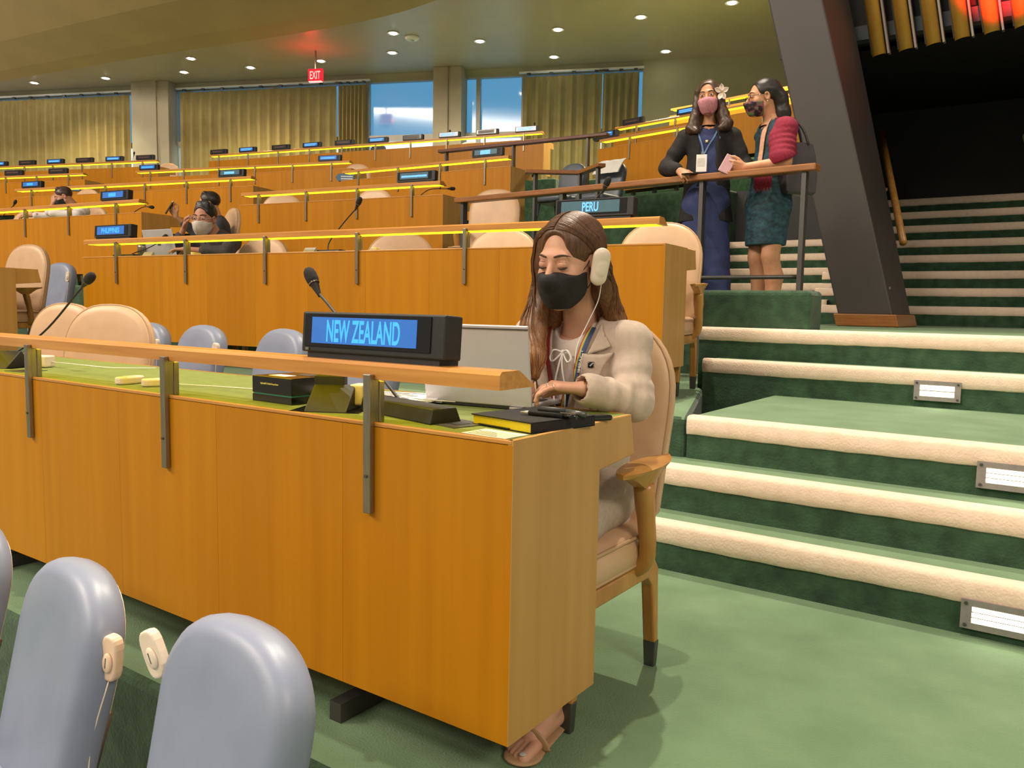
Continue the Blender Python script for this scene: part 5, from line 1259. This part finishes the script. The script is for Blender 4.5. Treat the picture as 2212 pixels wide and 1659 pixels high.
# ---------------- woman in the black cardigan and blue dress
CARD = mat('black_cardigan', (.012, .010, .011), .85, var=.25, scale=40, bump=.3, bscale=250); BLUD = mat('blue_denim_dress', (.035, .050, .155), .8, c2=(.022, .032, .105), scale=14, bump=.25, bscale=120)
f2 = V3((.30, -.95, 0)).normalized(); l2 = V3((0, 0, 1)).cross(f2); b2 = V3((-1.335, 4.25, 0))
def q2(l, f, z): return b2+l2*l+f2*f+V3((0, 0, z))
H2 = Head(q2(-.005, .055, 2.520), (.22, -.96, -.08), sc=1.0, tilt=R(4))
gh = G(H2.o-V3((.14, .16, .19)), H2.o+V3((.14, .16, .16)), .004); H2.skin(gh, neck=q2(0, .0, 2.345)); gh.cone(q2(0, 0, 2.345), q2(0, .01, 2.27), .055, .09, .02)
hR = q2(-.175, .20, 2.005)
ga = G(hR-V3((.16, .16, .14)), hR+V3((.16, .16, .14)), .0042); hand(ga, hR, f2*.45-V3((0, 0, .62))+l2*.75, f2*.75+V3((0, 0, .6))-l2*.1, V3((0, 0, .6))+f2*.2+l2*.4, curls=((35, 50, 30), (40, 55, 35), (45, 55, 35), (45, 60, 35)), s=.95, fb=q2(-.22, .12, 2.04))
gb = G((b2.x-.35, b2.y-.35, .92), (b2.x+.35, b2.y+.35, 2.32), .012)
gb.cone(q2(0, 0, 1.80), q2(0, 0, 2.24), .11, .12, .03, sq=(f2, .7))
for s_ in (-1, 1): gb.chain([q2(s_*.08, 0, 1.80), q2(s_*.085, .01, 1.38), q2(s_*.085, -.01, 1.02)], [.08, .055, .04], .02); gb.cone(q2(s_*.085, -.03, .975), q2(s_*.10, .13, .962), .032, .026, .02)
me = to_mesh('person', [(*gh.mesh(), 0), (*ga.mesh(), 0), (*gb.mesh(), 0)]); p2 = link('person', me, SK2); tag(p2, 'standing woman in black cardigan and long blue dress with a flower in her hair', 'person')
H2.eyes(p2, BROWN, 0, .0062); H2.brows(p2, BROWK, 0, .0030)
def floral():
    m, t, b = nt('pink_floral_mask'); N = t.nodes; L = t.links; tc = N.new('ShaderNodeTexCoord'); vo = N.new('ShaderNodeTexVoronoi'); vo.inputs['Scale'].default_value = 55; vo.feature = 'DISTANCE_TO_EDGE'
    nz = N.new('ShaderNodeTexNoise'); nz.inputs['Scale'].default_value = 30; mx = N.new('ShaderNodeMix'); mx.data_type = 'VECTOR'; mx.inputs['Factor'].default_value = .06
    cr = N.new('ShaderNodeValToRGB'); cr.color_ramp.elements[0].color = (.62, .34, .38, 1); cr.color_ramp.elements[1].color = (.36, .075, .12, 1); cr.color_ramp.elements[1].position = .22
    L.new(tc.outputs['Object'], mx.inputs[4]); L.new(nz.outputs['Color'], mx.inputs[5]); L.new(mx.outputs[1], vo.inputs['Vector']); L.new(vo.outputs['Distance'], cr.inputs[0]); L.new(cr.outputs[0], b.inputs['Base Color']); b.inputs['Roughness'].default_value = .8; return m
mk = H2.mask('face_mask', floral(), p2, .004, top=-.014, bot=-.124, puff=(.052, .060, .052))
# dress
g = G((b2.x-.40, b2.y-.40, .93), (b2.x+.40, b2.y+.40, 2.36), .010)
g.cone(q2(0, .01, 1.96), q2(0, .0, 2.24), .120, .125, .03, sq=(f2, .74)); g.cone(q2(0, .0, 1.80), q2(0, .01, 1.98), .160, .118, .05, sq=(f2, .8)); g.cone(q2(0, .01, 1.80), q2(.01, .01, .97), .155, .205, .05, sq=(f2, .85))
g.cone(q2(0, 0, 2.24), q2(0, 0, 2.30), .10, .075, .03); g.cone(q2(0, .03, 2.33), q2(0, .04, 2.48), .055, .075, .01, op='sub'); g.wobble(.005, 26, .8); g.plane((0, 0, .955), (0, 0, -1))
dr = gobj('dress', g, BLUD, p2); bd = bvh_of([dr])
# cardigan: open front
elR2, elL2 = q2(-.285, .0, 2.055), q2(.265, -.02, 2.03)
g = G((b2.x-.46, b2.y-.46, 1.58), (b2.x+.46, b2.y+.46, 2.40), .0075)
g.cone(q2(0, -.01, 1.95), q2(0, -.01, 2.25), .142, .145, .03, sq=(f2, .80)); g.cone(q2(0, -.01, 1.66), q2(0, -.01, 1.97), .195, .145, .05, sq=(f2, .80)); g.cone(q2(-.15, -.01, 2.265), q2(.15, -.01, 2.265), .055, .055, .04); g.cone(q2(-.05, -.02, 2.32), q2(.05, -.02, 2.32), .05, .05, .04)
for s_, el, wr in ((-1, elR2, q2(-.195, .175, 2.015)), (1, elL2, q2(.16, .19, 2.00))):
    g.cone(q2(s_*.165, -.01, 2.255), el, .062, .056, .03, fold=(.005, 16, 0, .8, .4)); g.cone(el, wr, .056, .044, .02, fold=(.005, 18, 0, .2, .5))
g.cone(q2(.012, .150, 2.42), q2(.012, .175, 1.55), .088, .086, .012, op='sub'); g.cone(q2(0, .02, 2.31), q2(0, .06, 2.46), .060, .080, .01, op='sub')
g.wobble(.003, 30, 2.2); g.plane((0, 0, 1.665), (0, 0, -1)); cd_ = gobj('cardigan', g, CARD, p2)
# hair: shoulder length, parted
g = G(H2.o-V3((.22, .22, .34)), H2.o+V3((.22, .22, .18)), .0055)
H2.E(g, (0, -.020, .036), (.082, .102, .086), .01); H2.E(g, (0, .124, -.010), (.080, .084, .104), .006, 'sub'); H2.E(g, (-.004, .112, .052), (.056, .066, .052), .006, 'sub')
for s_ in (-1, 1):
    g.chain([H2.p(s_*.070, .005, .05), H2.p(s_*.080, .01, -.03), H2.p(s_*.095, .015, -.13), H2.p(s_*.115, .03, -.20), H2.p(s_*.085, .075, -.225)], [.024, .026, .038, .044, .022], .02)
    g.chain([H2.p(s_*.05, -.06, .0), H2.p(s_*.07, -.05, -.12), H2.p(s_*.10, -.02, -.20)], [.045, .05, .035], .03)
g.cone(H2.p(0, -.08, .0), H2.p(0, -.075, -.17), .055, .05, .03); g.wobble(.0035, 60, 1)
h2 = gobj('hair', g, hair_mat('wavy_brown_hair', (.085, .045, .026), (.030, .016, .010), (40, 40, 5)), p2)
# frangipani behind the ear
fc = H2.p(.098, .045, .012); FW = mat('frangipani_petal', (.82, .70, .62), .6, var=.05); fl = empty('hair_flower', fc, 0, 'white five-petalled flower worn behind the ear of the woman in the cardigan', 'flower')
for i in range(5):
    a = 2*math.pi*i/5+.3; u_ = H2.l*.55*math.cos(a)+H2.u*math.sin(a)+H2.f*-.25*math.cos(a); u_.normalize(); nn_ = H2.f
    sd = u_.cross(nn_).normalized(); mb = MB()
    mb.grid(lambda s, t_: tuple(u_*(.006+.048*s)+sd*(t_-.5)*.034*math.sin(math.pi*min(1, s*.93+.07))**.8+nn_*(.010*s*s+.006*(t_-.5)**2*8)), 7, 5)
    o = mb.build('petal', FW, fl, smooth=True); o.modifiers.new('t', 'SOLIDIFY').thickness = .0015
MB().ell((0, 0, 0), (.006, .006, .006)).build('centre', mat('frangipani_centre', (.8, .5, .1), .6, var=.1), fl, smooth=True)
# lanyard, badge, brooch, phone in hand
LB = mat('light_blue_lanyard', (.12, .22, .38), .6, var=.1); bdc = bvh_of([dr, cd_])
ribbon('lanyard', bd, [q2(-.065, .06, 2.30), q2(-.05, .12, 2.22), q2(-.025, .14, 2.13)], .010, LB, p2, .006, .002); ribbon('lanyard', bd, [q2(.065, .06, 2.30), q2(.04, .12, 2.22), q2(-.02, .14, 2.13)], .010, LB, p2, .006, .002)
bg = empty('id_badge', q2(-.028, .150, 2.055), math.atan2(f2.y, f2.x)+R(90), 'white identity badge hanging from a light blue lanyard', 'badge'); MB().box((-.036, -.003, -.058), (.036, .003, .06)).build('card', M['white'], bg, bevel=.003); MB().box((-.028, -.0042, -.02), (.022, -.003, .035)).build('print', mat('badge_print', (.60, .56, .55), .5, var=.1, scale=40), bg); MB().box((-.004, -.002, .06), (.004, .002, .08)).build('clip', M['steel'], bg)
patch('pendant', bd, [q2(-.012, .15, 2.215), q2(.012, .15, 2.215), q2(.012, .15, 2.193), q2(-.012, .15, 2.193)], mat('shell_pendant', (.75, .6, .35), .4, var=.1), p2, 4, 4, .004, .004)
bc = bvh_of([cd_]); patch('brooch', bc, [q2(.095, .14, 2.245), q2(.12, .14, 2.235), q2(.115, .14, 2.225), q2(.098, .14, 2.23)], LB, p2, 4, 4, .003, .004)
ph = empty('dark_phone', q2(-.075, .235, 1.974), 0, 'dark phone in the hand of the woman in the cardigan, on the guard rail', 'phone'); ph.rotation_euler = (R(4), R(6), R(-40)); MB().box((-.036, -.07, -.004), (.036, .07, .004)).build('body', M['bezel'], ph, bevel=.003); MB().box((-.033, -.066, .004), (.033, .066, .0045)).build('glass', M['bezel'], ph)
# ---------------- woman in teal dress with crimson shawl
TEAL = mat('teal_print_dress', (.022, .085, .115), .75, c2=(.006, .018, .026), scale=26, stretch=(1, 1, 1.6), bump=.2, bscale=90, detail=8); SHAWL = mat('crimson_shawl', (.26, .012, .040), .9, c2=(.17, .007, .026), scale=60, bump=.35, bscale=220); SHP = mat('peach_shawl_trim', (.66, .36, .24), .85, var=.15, scale=40)
f3 = V3((-.62, -.78, 0)).normalized(); l3 = V3((0, 0, 1)).cross(f3); b3 = V3((-.915, 4.33, 0))
def q3(l, f, z): return b3+l3*l+f3*f+V3((0, 0, z))
H3 = Head(q3(0, .085, 2.492), (-.80, -.58, -.10), sc=1.0, tilt=R(-2))
gh = G(H3.o-V3((.15, .15, .19)), H3.o+V3((.15, .15, .15)), .004); H3.skin(gh, neck=q3(0, .005, 2.335)); gh.cone(q3(0, .005, 2.335), q3(0, .01, 2.26), .055, .09, .02)
elN, wrN = q3(.20, .02, 2.03), q3(.085, .25, 2.000)
ga = G(wrN-V3((.26, .22, .12)), wrN+V3((.30, .30, .14)), .0045); ga.cone(q3(.185, -.01, 2.15), elN, .047, .043, .02); ga.cone(elN, wrN, .042, .027, .015); hand(ga, wrN, f3*.92+V3((0, 0, .10))-l3*.25, l3*.85-V3((0, 0, .3)), V3((0, 0, 1))+l3*.3, curls=((30, 35, 20), (30, 35, 20), (35, 40, 20), (35, 40, 25)), s=.98, fb=elN+(wrN-elN)*.6)
gb = G((b3.x-.32, b3.y-.32, .93), (b3.x+.32, b3.y+.32, 2.30), .009)
gb.cone(q3(0, 0, 1.80), q3(0, 0, 2.22), .11, .12, .03, sq=(f3, .7))
for s_ in (-1, 1): gb.chain([q3(s_*.075, .0, 1.62), q3(s_*.082, .02, 1.42), q3(s_*.085, -.015, 1.28), q3(s_*.085, .0, 1.01)], [.082, .058, .060, .038], .02); gb.cone(q3(s_*.085, -.03, .975), q3(s_*.095, .14, .965), .032, .026, .02)
me = to_mesh('person', [(*gh.mesh(), 0), (*ga.mesh(), 0), (*gb.mesh(), 0)]); p3 = link('person', me, SK3); tag(p3, 'standing woman in a teal dress and crimson shawl holding out a phone', 'person')
H3.eyes(p3, BROWN, 0, .0058); H3.brows(p3, BROWK, 0, .0026)
def dmask():
    m, t, b = nt('black_green_mask'); N = t.nodes; L = t.links; tc = N.new('ShaderNodeTexCoord'); nz = N.new('ShaderNodeTexNoise'); nz.inputs['Scale'].default_value = 22; nz.inputs['Detail'].default_value = 5
    cr = N.new('ShaderNodeValToRGB'); e = cr.color_ramp.elements; e[0].color = (.010, .009, .010, 1); e[0].position = .50; e[1].color = (.07, .17, .05, 1); e[1].position = .62; x = e.new(.57); x.color = (.22, .05, .09, 1)
    L.new(tc.outputs['Object'], nz.inputs['Vector']); L.new(nz.outputs[0], cr.inputs[0]); L.new(cr.outputs[0], b.inputs['Base Color']); b.inputs['Roughness'].default_value = .8; return m
H3.mask('face_mask', dmask(), p3, .004, top=-.026, bot=-.124, puff=(.050, .056, .052))
# spectacles
def specs(Hd, parent, m, rx=.023, rz=.015, t_=.0016):
    e = None
    for s_ in (-1, 1):
        pts = [Hd.p(s_*.032+rx*math.cos(a), .103-.004*abs(math.cos(a)), -.003+rz*math.sin(a)) for a in [2*math.pi*i/20 for i in range(21)]]
        o = MB().tube(pts, t_, 6, cap=False).build('spectacle_rim', m, parent, smooth=True)
        MB().tube([Hd.p(s_*.056, .098, .001), Hd.p(s_*.074, .03, .004), Hd.p(s_*.077, -.012, .002)], t_, 6).build('spectacle_arm', m, parent, smooth=True)
    MB().tube([Hd.p(-.010, .104, .002), Hd.p(0, .107, .004), Hd.p(.010, .104, .002)], t_, 6).build('spectacle_bridge', m, parent, smooth=True)
specs(H3, p3, M['bezel'])
g = G((b3.x-.36, b3.y-.36, 1.42), (b3.x+.36, b3.y+.36, 2.36), .009)
g.cone(q3(0, .01, 1.98), q3(0, .0, 2.24), .118, .125, .03, sq=(f3, .76)); g.cone(q3(0, 0, 1.78), q3(0, .01, 2.0), .165, .118, .05, sq=(f3, .84)); g.cone(q3(0, .0, 1.78), q3(0, .01, 1.50), .165, .150, .04, sq=(f3, .86)); g.cone(q3(-.12, 0, 2.26), q3(.12, 0, 2.26), .05, .05, .03)
g.cone(q3(0, .04, 2.31), q3(0, .06, 2.44), .055, .07, .01, op='sub'); g.wobble(.003, 28, .3); g.plane((0, 0, 1.497), (0, 0, -1)); dr3 = gobj('dress', g, TEAL, p3)
# shawl over her left shoulder and arm
g = G((b3.x-.40, b3.y-.40, 1.90), (b3.x+.40, b3.y+.40, 2.40), .007)
g.cone(q3(.03, -.03, 2.305), q3(.15, -.01, 2.262), .062, .062, .03); g.cone(q3(.15, -.01, 2.262), q3(.20, .03, 2.06), .066, .072, .05, fold=(.0035, 34, 0, .6, .6)); g.cone(q3(.0, -.085, 2.27), q3(.15, -.075, 2.06), .055, .062, .06); g.cone(q3(.13, .05, 2.20), q3(.19, .06, 2.06), .050, .058, .05); g.cone(q3(-.02, -.09, 2.28), q3(-.12, -.07, 2.26), .055, .05, .03)
g.plane(q3(.20, .05, 2.035), V3((0, 0, -1))-f3*.45, .01); g.cone(q3(0, .06, 2.36), q3(0, .075, 2.5), .065, .08, .01, op='sub'); g.wobble(.0025, 30, 1.2)
sh = gobj('shawl', g, SHAWL, p3); b3v = bvh_of([dr3, sh])
ribbon('shawl_trim', b3v, [q3(.055, .03, 2.33), q3(.055, .11, 2.24), q3(.05, .13, 2.12), q3(.055, .14, 1.98)], .035, SHP, p3, .008, .004, 30)
fr = MB()
for i in range(16): fr.tube([q3(.10+.007*i, .175-.004*i, 1.965), q3(.10+.007*i, .18-.004*i, 1.93), q3(.10+.008*i, .18-.003*i, 1.86-.012*(i % 3))], .0045, 5)
tag(fr.build('shawl_fringe', SHAWL, sh, smooth=True), kind='stuff')
g = G(H3.o-V3((.20, .24, .36)), H3.o+V3((.22, .24, .17)), .0055); H3.E(g, (0, -.022, .036), (.079, .100, .085), .01); H3.E(g, (0, .122, -.006), (.090, .112, .104), .006, 'sub'); H3.E(g, (.085, -.008, -.020), (.022, .026, .040), .005, 'sub')
g.chain([H3.p(0, -.07, .04), H3.p(.0, -.115, -.02), H3.p(.01, -.13, -.12), H3.p(.02, -.125, -.20)], [.055, .052, .050, .030], .03); g.wobble(.002, 60, 3); gobj('hair', g, HBK, p3)
MB().ell(H3.p(.076, -.008, -.042), (.004, .004, .004)).build('earring', M['white'], p3, smooth=True)
# her phone and handbag
e = empty('pink_phone', wrN+f3*.115+V3((0, 0, .018))-l3*.025, 0, 'rose-coloured phone held out by the woman in the crimson shawl', 'phone'); e.rotation_euler = (R(62), R(25), R(20)); MB().box((-.037, -.075, -.004), (.037, .075, .004)).build('body', mat('rose_phone', (.42, .24, .26), .35, .3, var=.05), e, bevel=.004); MB().box((-.03, .03, -.0055), (-.008, .062, -.004)).build('camera_bump', M['bezel'], e)
hb_ = empty('handbag', q3(.17, -.10, 1.955), math.atan2(f3.y, f3.x), 'dark shiny leather tote bag hanging from the shoulder in the crimson shawl', 'bag')
LB2 = mat('dark_bag_leather', (.045, .038, .042), .28, var=.15, scale=6, bump=.1, bscale=60)
v = []; 
for z, w_, d_ in ((-.13, .10, .045), (-.11, .115, .055), (.0, .12, .055), (.12, .11, .045), (.215, .09, .03)):
    v += [(-w_, -d_, z), (w_, -d_, z), (w_, d_, z), (-w_, d_, z)]
mb = MB(); f = []
for i in range(4):
    for j in range(4): f.append((i*4+j, i*4+(j+1) % 4, i*4+4+(j+1) % 4, i*4+4+j))
f += [(3, 2, 1, 0), (16, 17, 18, 19)]; mb.add(v, f).build('body', LB2, hb_, bevel=.012, seg=3)
for y in (-.035, .035): MB().tube(bez([(-.05, y, .20), (-.01, y*.6, .30), (.06, 0, .37), (.075, y*.6, .30), (.06, y, .20)], 16), .008, 8).build('strap', LB2, hb_, smooth=True)
MB().box((-.02, -.06, .10), (.02, -.045, .16)).build('tab', M['black'], hb_)
# ---------------- masked man at the second desk
SUIT = mat('charcoal_suit', (.055, .047, .046), .8, c2=(.035, .030, .030), scale=50, bump=.1, bscale=400); SHIRT = mat('pale_shirt', (.42, .42, .48), .75, var=.08, scale=30); TIE = mat('dark_tie', (.025, .024, .05), .5, var=.2, scale=60); KN = mat('white_respirator', (.60, .52, .47), .75, var=.05, scale=20)
a4 = R(5.2); RZ = Matrix.Rotation(a4, 3, 'Z'); o4 = rp('B', -4.17, .66, .035)
def q4(x, y, z): return o4+RZ @ V3((x, y, z))
H4 = Head(q4(0, -.06, 1.085), RZ @ V3((.38, -.92, -.12)), sc=1.11, tilt=R(-2)); n4 = q4(.01, .05, .93); sR4, sL4 = q4(-.17, .06, .90), q4(.19, .06, .89); eR4, eL4 = q4(-.30, -.12, .835), q4(.30, -.10, .80); wR4, wL4 = q4(-.20, -.10, 1.015), q4(.06, -.30, .815)
gh = G(H4.o-V3((.15, .16, .20)), H4.o+V3((.15, .16, .16)), .0045); H4.skin(gh, male=True, neck=n4)
ga = G(wR4-V3((.12, .12, .16)), wR4+V3((.16, .14, .18)), .004); hand(ga, wR4, RZ @ V3((.45, -.05, .85)), RZ @ V3((-.75, -.55, .35)), RZ @ V3((.3, -.9, -.1)), curls=((35, 45, 30), (35, 50, 30), (40, 50, 30), (45, 55, 30)), fb=eR4+(wR4-eR4)*.3)
gb = G(wL4-V3((.20, .16, .05)), wL4+V3((.14, .14, .07)), .004); hand(gb, wL4, RZ @ V3((-.95, -.25, 0)), (0, 0, 1), RZ @ V3((-.2, .9, 0)), curls=(12, 12, 14, 16), fb=eL4+(wL4-eL4)*.4)
gt = G(o4+V3((-.32, -.30, .42)), o4+V3((.34, .35, .98)), .012); gt.cone(q4(0, .10, .48), q4(0, .07, .86), .12, .13, .03, sq=(RZ @ V3((0, 1, 0)), .75))
me = to_mesh('person', [(*gh.mesh(), 0), (*ga.mesh(), 0), (*gb.mesh(), 0), (*gt.mesh(), 0)]); p4 = link('person', me, SK4); tag(p4, 'man in a charcoal suit with white mask and glasses, hand raised to his head', 'person')
H4.eyes(p4, BROWN, .001, .0050); H4.brows(p4, BROWK, .000, .0034); specs(H4, p4, mat('clear_frames', (.45, .36, .34), .25, var=.05), .026, .018)
mk4 = H4.mask('face_mask', KN, p4, .004, top=-.016, bot=-.124, puff=(.050, .066, .054)); MB().tube(bez([H4.p(0, .118, -.03), H4.p(0, .134, -.06), H4.p(0, .115, -.11)], 8), .0018, 6).build('mask_seam', KN, mk4, smooth=True)
for z0, z1 in ((-.04, -.012), (-.085, -.035)): MB().tube(bez([H4.p(.052, .03, z0), H4.p(.066, .008, (z0+z1)/2), H4.p(.077, -.015, z1)], 8), .0014, 6).build('ear_loop', KN, mk4, smooth=True)
g = G(o4+V3((-.45, -.42, .42)), o4+V3((.45, .32, 1.02)), .008)
yax = RZ @ V3((0, 1, 0)); g.cone(q4(0, .10, .48), q4(0, .08, .72), .155, .150, .03, sq=(yax, .8)); g.cone(q4(0, .08, .72), q4(.01, .06, .86), .150, .155, .05, sq=(yax, .76)); g.cone(sR4, sL4, .062, .062, .04)
for s_, s0, e0, w0 in ((-1, sR4, eR4, wR4), (1, sL4, eL4, wL4)):
    g.cone(n4+V3((s_*.04, .01, -.02)), s0, .055, .055, .03); g.cone(s0, e0, .064, .056, .03, fold=(.005, 15, 1, .7, .4)); g.cone(e0, e0+(w0-e0)*.55, .054, .044, .02)
g.cone(n4+V3((0, -.05, -.02)), n4+V3((0, -.06, .2)), .060, .085, .01, op='sub'); g.cone(q4(0, -.10, .90), q4(0, -.10, .72), .045, .012, .02, op='sub'); g.wobble(.003, 34, 1.1); jk4 = gobj('suit_jacket', g, SUIT, p4)
g = G(o4+V3((-.2, -.2, .6)), o4+V3((.2, .25, 1.0)), .007); g.cone(q4(0, .08, .66), q4(.005, .07, .86), .128, .125, .03, sq=(yax, .78)); g.cone(q4(.005, .06, .86), n4+V3((0, -.01, -.0)), .08, .064, .03); g.cone(n4+V3((0, -.03, .01)), n4+V3((0, -.06, .16)), .055, .062, .006, op='sub'); sh4 = gobj('shirt', g, SHIRT, p4)
ribbon('tie', bvh_of([sh4]), [q4(.005, -.06, .925), q4(.0, -.08, .87), q4(0, -.08, .78), q4(0, -.07, .70)], .05, TIE, p4, .006, .006, 16)
def short_hair(Hd, parent, m, h=.0045, seed=0):
    g = G(Hd.o-V3((.16, .17, .10)), Hd.o+V3((.16, .17, .19)), h); Hd.E(g, (0, -.022, .038), (.078, .099, .086), .01); Hd.E(g, (0, .136, .004), (.076, .100, .104), .010, 'sub'); Hd.E(g, (0, .02, -.075), (.12, .14, .058), .008, 'sub')
    for s_ in (-1, 1): Hd.E(g, (s_*.078, .0, -.03), (.03, .035, .04), .006, 'sub')
    Hd.C(g, (-.030, .020, .108), (.036, .020, .110), .014, .016, .03); g.wobble(.0012, 110, seed); return gobj('hair', g, m, parent)
short_hair(H4, p4, HBK)
# ---------------- man behind him, holding a phone up
o5 = V3((-6.20, 3.62, 1.13)); H5 = Head((-6.19, 3.58, 1.995), (-.55, -.80, -.18), sc=1.0); n5 = V3((-6.15, 3.64, 1.85)); w5 = V3((-6.40, 3.36, 1.86)); e5 = V3((-6.33, 3.55, 1.70))
gh = G(H5.o-V3((.15, .16, .20)), H5.o+V3((.15, .16, .15)), .0055); H5.skin(gh, male=True, neck=n5); ga = G(w5-V3((.12, .14, .10)), w5+V3((.12, .14, .16)), .0045); hand(ga, w5, (-.25, -.35, .85), (.3, -.85, -.4), (.8, .1, .5), curls=((30, 35, 25), (40, 45, 25), (45, 50, 30), (50, 55, 30)), fb=e5+(w5-e5)*.4)
gt = G(o5+V3((-.30, -.3, .30)), o5+V3((.32, .3, .78)), .014); gt.cone(o5+V3((.02, .06, .40)), o5+V3((.03, .04, .60)), .09, .09, .03)
me = to_mesh('person', [(*gh.mesh(), 0), (*ga.mesh(), 0), (*gt.mesh(), 0)]); p5 = link('person', me, SK3); tag(p5, 'man half hidden behind the masked man, holding a phone up in front of him', 'person')
H5.brows(p5, BROWK); H5.eyes(p5, BROWN); H5.mask('face_mask', MASKB, p5, .0055); short_hair(H5, p5, HBK, .0055, 2)
g = G(o5+V3((-.45, -.45, .28)), o5+V3((.45, .4, .85)), .010); g.cone(o5+V3((.02, .06, .36)), o5+V3((.03, .04, .62)), .155, .155, .04, sq=((.57, .82, 0), .8)); g.cone(o5+V3((-.13, .13, .66)), o5+V3((.19, -.06, .66)), .062, .062, .04)
g.cone(o5+V3((-.14, .10, .65)), e5, .06, .055, .03); g.cone(e5, e5+(w5-e5)*.6, .052, .042, .02); g.cone(o5+V3((.20, -.06, .65)), o5+V3((.22, -.18, .42)), .06, .055, .03); g.wobble(.004, 34, .5); gobj('jacket', g, mat('navy_grey_jacket', (.040, .042, .052), .8, var=.25, scale=30), p5)
e = empty('raised_phone', w5+V3((-.03, -.05, .085)), 0, 'dark phone held up by the half hidden man', 'phone'); e.rotation_euler = (R(60), R(10), R(-25)); MB().box((-.037, -.072, -.004), (.037, .072, .004)).build('body', M['bezel'], e, bevel=.003); MB().box((-.034, .060, -.0055), (.034, .072, .0055)).build('bright_edge', M['silver'], e)
# ---------------- man in the white shirt with bowed head
WS = mat('white_shirt', (.76, .70, .70), .8, c2=(.66, .60, .61), scale=20, bump=.15, bscale=200)
o6 = rp('Cl', -2.13, .62, .065); R6 = Matrix.Rotation(R(7), 3, 'Z')
def q6(x, y, z): return o6+R6 @ V3((x, y, z))
H6 = Head(q6(-.01, -.07, 1.035), R6 @ V3((-.48, -.80, -.42)), sc=1.02, tilt=R(8)); n6 = q6(.05, .04, .91); w6 = q6(-.06, -.17, .955); e6 = q6(-.06, -.24, .80); w6b = q6(-.36, -.28, .80)
gh = G(H6.o-V3((.16, .17, .20)), H6.o+V3((.16, .17, .16)), .0055); H6.skin(gh, male=True, neck=n6); ga = G(w6-V3((.14, .14, .18)), w6+V3((.14, .14, .18)), .005); hand(ga, w6, R6 @ V3((-.15, .20, .95)), R6 @ V3((.15, -.95, .2)), R6 @ V3((.9, .1, .1)), curls=((20, 30, 20),)*4, fb=e6+(w6-e6)*.3)
gb = G(w6b-V3((.18, .14, .06)), w6b+V3((.14, .14, .08)), .005); hand(gb, w6b, R6 @ V3((-.9, -.3, .0)), (0, 0, 1), R6 @ V3((.1, -.9, 0)), curls=(25, 25, 25, 25), fb=w6b+R6 @ V3((.08, .04, .01)))
gt = G(o6+V3((-.3, -.3, .40)), o6+V3((.35, .35, .95)), .014); gt.cone(q6(.02, .10, .48), q6(.03, .06, .84), .12, .13, .03)
me = to_mesh('person', [(*gh.mesh(), 0), (*ga.mesh(), 0), (*gb.mesh(), 0), (*gt.mesh(), 0)]); p6 = link('person', me, SK4); tag(p6, 'man in a white shirt leaning his forehead on his hand', 'person')
H6.brows(p6, BROWK); H6.eyes(p6, BROWN); H6.mask('face_mask', MASKB, p6, .0055); short_hair(H6, p6, HD, .0055, 4)
g = G(o6+V3((-.50, -.45, .40)), o6+V3((.45, .4, 1.0)), .010); g.cone(q6(.02, .10, .46), q6(.03, .06, .82), .155, .150, .04, sq=(R6 @ V3((0, 1, 0)), .8)); g.cone(q6(-.15, .05, .865), q6(.20, .05, .865), .062, .062, .04)
g.cone(q6(.21, .05, .865), q6(.31, -.12, .80), .064, .056, .03, fold=(.005, 16, 0, .7, .5)); g.cone(q6(.31, -.12, .80), q6(.12, -.30, .805), .054, .045, .02); g.cone(q6(-.16, .05, .865), q6(-.24, -.13, .80), .064, .056, .03); g.cone(q6(-.24, -.13, .80), q6(-.30, -.24, .805), .052, .042, .02); g.cone(q6(-.10, -.05, .84), e6+(w6-e6)*.25, .055, .05, .03)
g.cone(n6+V3((.02, .0, .0)), n6+V3((.02, .02, -.05)), .062, .075, .02); g.wobble(.003, 36, .9); gobj('shirt', g, WS, p6)
